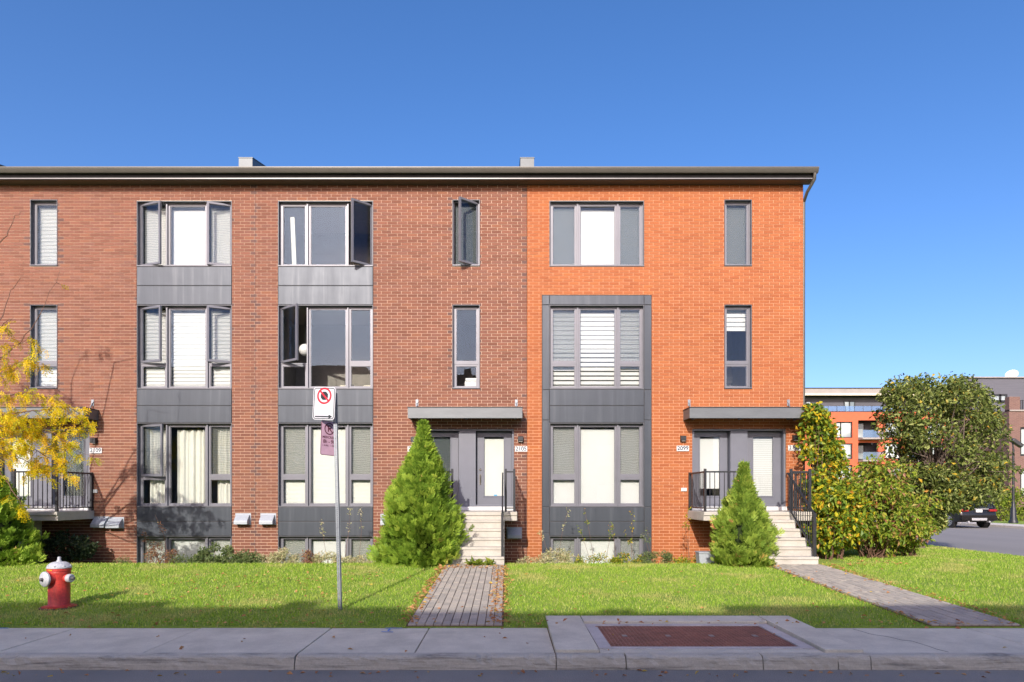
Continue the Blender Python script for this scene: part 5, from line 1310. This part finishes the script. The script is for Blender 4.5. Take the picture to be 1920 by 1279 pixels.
for i in range(24): MB().box(xL+0.8+0.14*i, xL+0.86+0.14*i, YN+0.05, YN+0.08, nz(768), nz(751)).build('terrace_baluster', 'dark_metal', nb)
MB().box(xL+0.76, xL+4.4, YN+0.03, YN+0.1, nz(751)+0.002, nz(750)).build('terrace_rail', 'dark_metal', nb)
dsh = thing('satellite_dish', (nx(1905, 52), 34.5, nz(707, 51)), 'pale satellite dish on the roof of the brown brick house', 'satellite dish')
cdi = Vector((nx(1907, 52), 34.5, nz(701.5, 52)))
MB().lathe([(0.02, 0.0), (0.2, 0.015), (0.36, 0.06), (0.44, 0.10), (0.44, 0.12), (0.34, 0.08), (0.02, 0.03)], cdi, 20, (-0.6, -0.5, 0.45)).build('reflector', 'dish_white', dsh, True)
MB().tube([cdi, cdi+Vector((-.35, -.3, .02))], 0.02, 6).build('feed_arm', 'dish_white', dsh); MB().tube([(cdi.x+.1, cdi.y+.1, nz(707, 51)-0.05), cdi], 0.03, 6).build('mast', 'dish_white', dsh)

# street lamp
ld = 39.6; lb_ = PT(1900, 980, ld)
la_ = thing('street_lamp', (lb_.x, lb_.y, 0.286), 'black street lamp post beside the parked black car', 'street lamp')
z = 0.286
MB().lathe([(0.24, 0), (0.24, 0.12), (0.17, 0.22), (0.13, 0.9), (0.10, 0.95), (0.075, 1.3)], (lb_.x, lb_.y, z), 14).build('base', 'dark_metal', la_, True)
MB().lathe([(0.07, 1.31), (0.055, 4.4)], (lb_.x, lb_.y, z), 12).build('pole', 'dark_metal', la_, True)
MB().tube([(lb_.x, lb_.y, z+4.4), (lb_.x-0.05, lb_.y, z+4.75), (lb_.x-0.1, lb_.y, z+4.95), (lb_.x+0.05, lb_.y, z+4.98)], 0.04, 8).build('bracket', 'dark_metal', la_)
MB().obox((lb_.x+0.16, lb_.y-0.05, z+4.72), (0.26, -0.05, -0.20), (0.05, 0.20, 0), (0.06, -0.01, 0.085)).build('head', 'dark_metal', la_, bev=0.03)

# hedge behind the lamp: three bushes
for i, (px, label) in enumerate(((1880, 'clipped green bush left of the street lamp'), (1912, 'clipped green bush right behind the street lamp'), (1948, 'clipped green bush at the right edge behind the street lamp'))):
    c = PT(px, 945, 43+0.3*i); t_ips = [tuple(c+Vector((random.uniform(-.75, .75), random.uniform(-.4, .4), random.uniform(-1.0, .95)))) for _ in range(40)]
    tree_cloud('bush', Vector((c.x, c.y, 0.286)), label, 'bush', 0, t_ips, [(0.3, 0.3, 0.25)]*40, [26]*40, 0.16, 'hedge_leaf', 'bark', 0.5, 0.1, 0.55, group='bushes by the street lamp')

# ------------------------------------------------------------------ parked car
co = PT(1838, 990, 35.4); cx0, cy0, cz0 = co.x-0.05, co.y, 0.17
car = thing('parked_car', (cx0, cy0+2.3, cz0), 'black sport utility car parked along the side street', 'car')
def cl(x, y, z): return (cx0+x, cy0+y, cz0+z)
HW = 0.97
prof = [(0.06, 0.42), (0.02, 0.62), (0.05, 0.80), (0.10, 0.98), (0.14, 1.08), (4.2, 1.02), (4.6, 0.92), (4.78, 0.72), (4.80, 0.42), (4.55, 0.32), (0.35, 0.32)]
bd = MB()
secs = [(-HW, 0.90, 0), (-HW+0.05, 1.0, 0), (HW-0.05, 1.0, 0), (HW, 0.90, 0)]
for sx, sc_, _ in [(-HW, 0.975, 0), (-HW+0.10, 1.0, 0), (HW-0.10, 1.0, 0), (HW, 0.975, 0)]:
    for (y, zq) in prof: bd.v.append(cl(sx, 2.4+(y-2.4)*sc_, 0.65+(zq-0.65)*(sc_ if sc_ < 1 else 1)))
k = len(prof)
for s in range(3):
    for j in range(k): j2 = (j+1) % k; bd.f.append((s*k+j, s*k+j2, (s+1)*k+j2, (s+1)*k+j))
bd.f.append(tuple(range(k))); bd.f.append(tuple(3*k+j for j in range(k))[::-1])
bd.build('body', 'car_black', car, True, bev=0.03)
gh = MB(); lo_ = [(0.16, 1.07), (3.6, 1.03)]; hi_ = [(0.42, 1.66), (2.6, 1.66)]
gh.v = [cl(-0.90, 0.14, 1.07), cl(0.90, 0.14, 1.07), cl(0.90, 3.55, 1.03), cl(-0.90, 3.55, 1.03), cl(-0.70, 0.42, 1.64), cl(0.70, 0.42, 1.64), cl(0.70, 2.5, 1.66), cl(-0.70, 2.5, 1.66)]
gh.f = [(0, 3, 2, 1), (4, 5, 6, 7), (0, 1, 5, 4), (1, 2, 6, 5), (2, 3, 7, 6), (3, 0, 4, 7)]
gh.build('greenhouse', 'car_glass', car, bev=0.04)
MB().box(cx0-0.72, cx0+0.72, cy0+0.30, cy0+2.6, cz0+1.645, cz0+1.72).build('roof', 'car_black', car, bev=0.03)
MB().box(cx0-0.66, cx0+0.66, cy0+0.12, cy0+0.36, cz0+1.60, cz0+1.66).build('spoiler', 'car_black', car, bev=0.02)
for sg in (-1, 1):
    for a, b, c_, d in ((0.15, 1.07, 0.43, 1.63), (1.35, 1.05, 1.30, 1.65), (3.5, 1.04, 2.5, 1.65)):
        MB().bar(cl(sg*0.905, a, b), cl(sg*0.712, c_, d), 0.07, 0.10).build('pillar', 'car_black', car)
    tl = MB().box(cx0+sg*0.55, cx0+sg*0.93, cy0-0.012, cy0+0.12, cz0+0.90, cz0+1.02).build('tail_light', 'car_red', car, bev=0.02)
    MB().box(cx0+sg*0.66, cx0+sg*0.86, cy0+0.005, cy0+0.06, cz0+0.52, cz0+0.58).build('rear_reflector', 'car_red', car, bev=0.01)
    for yy in (0.95, 3.85):
        wx = cx0+sg*0.86
        arch = MB().lathe([(0.44, 0), (0.44, 0.02)], (cx0+sg*(HW-0.012), cy0+yy, cz0+0.40), 24, (sg, 0, 0)).build('wheel_arch', 'car_rubber', car)
        w_ = MB().lathe([(0.26, -0.10), (0.36, -0.12), (0.385, -0.08), (0.385, 0.09), (0.36, 0.125), (0.27, 0.125)], (wx, cy0+yy, cz0+0.385), 28, (sg, 0, 0)).build('wheel', 'car_rubber', car, True)
        rim = MB().lathe([(0.265, 0.10), (0.27, 0.132), (0.24, 0.132), (0.235, 0.105)], (wx, cy0+yy, cz0+0.385), 28, (sg, 0, 0)); 
        for q in range(10):
            a = 2*math.pi*q/10; rim.obox((wx+sg*0.122, cy0+yy+0.13*math.cos(a), cz0+0.385+0.13*math.sin(a)), (0.012, 0, 0), (0, 0.115*math.cos(a), 0.115*math.sin(a)), (0, -0.018*math.sin(a), 0.018*math.cos(a)))
        rim.lathe([(0.05, 0.11), (0.05, 0.137)], (wx, cy0+yy, cz0+0.385), 12, (sg, 0, 0)); rim.build('rim', 'car_rim', w_)
    MB().tube([cl(sg*0.55, -0.01, 0.36), cl(sg*0.55, 0.2, 0.36)], 0.045, 10).build('exhaust', 'car_silver', car)
MB().box(cx0-0.94, cx0+0.94, cy0-0.02, cy0+0.10, cz0+0.44, cz0+0.70).build('rear_bumper', 'fascia_dark', car, bev=0.03)
MB().box(cx0-0.40, cx0+0.40, cy0-0.035, cy0+0.02, cz0+0.42, cz0+0.56).build('skid_plate', 'car_silver', car, bev=0.02)
MB().box(cx0-0.16, cx0+0.16, cy0-0.008, cy0+0.06, cz0+0.86, cz0+1.0).build('licence_plate', 'white_paint', car)
MB().box(cx0-0.50, cx0+0.50, cy0+0.02, cy0+0.09, cz0+1.015, cz0+1.05).build('trim_bar', 'car_silver', car)

# ------------------------------------------------------------------ houses across the street, behind the camera: they shade the sidewalk and show in the panes
OY = -27.0
for i, (x0, x1, h, label) in enumerate(((-26, -9.6, 10.62, 'brown house across the street mirrored in the left windows'), (-9.6, -5.75, 10.38, 'narrow house across the street mirrored in the middle windows'),
                          (-5.75, -0.85, 10.16, 'lower house across the street with a chimney'), (-0.85, 14, 10.45, 'brown house across the street mirrored in the right windows'))):
    hs = thing('opposite_house', ((x0+x1)/2, OY, ROADZ), label, 'house', 'row of houses across the street')
    MB().box(x0+0.01, x1-0.01, OY-9, OY, ROADZ-0.2, h-1.6).build('wall', 'opposite_render', hs)
    MB().prism([(OY+0.25, h-1.62), (OY-0.0, h-0.0), (OY-9, h-0.0), (OY-9.2, h-1.62)], 'x', x0+0.005, x1-0.005).build('roof', 'roof_shingle', hs)
    n = max(1, int((x1-x0)/2.6))
    for a in range(n):
        for b in range(3):
            xc = lerp(x0, x1, (a+0.5)/n); w_ = bars(MB(), xc-0.6, xc+0.6, 1.1+2.7*b, 2.7+2.7*b, 0.07, OY+0.003, OY+0.06).build('window', 'dark_metal', hs)
            MB().box(xc-0.53, xc+0.53, OY+0.005, OY+0.02, 1.17+2.7*b, 2.63+2.7*b).build('pane', 'far_glass', w_)
    for cx_ in ([-2.6] if i == 2 else [(x0+x1)/2] if i == 1 else []):
        MB().box(cx_-0.25, cx_+0.25, OY-2.4, OY-0.6, h+0.002, h+(0.45 if i == 2 else 0.6)).build('chimney', 'opposite_render', hs)
opw = MB().box(-60, 60, -22.0, -19.6, -0.2, 0.05); tag(opw.build('opposite_sidewalk', 'sidewalk_concrete'), None, None, None, 'structure')
opl = MB().quad((-60, -27, 0.02), (60, -27, 0.02), (60, -22.01, 0.02), (-60, -22.01, 0.02)); tag(opl.build('opposite_lawn', 'lawn'), None, None, None, 'structure')
for e in EMP:
    if '_w' in e: del e['_w']
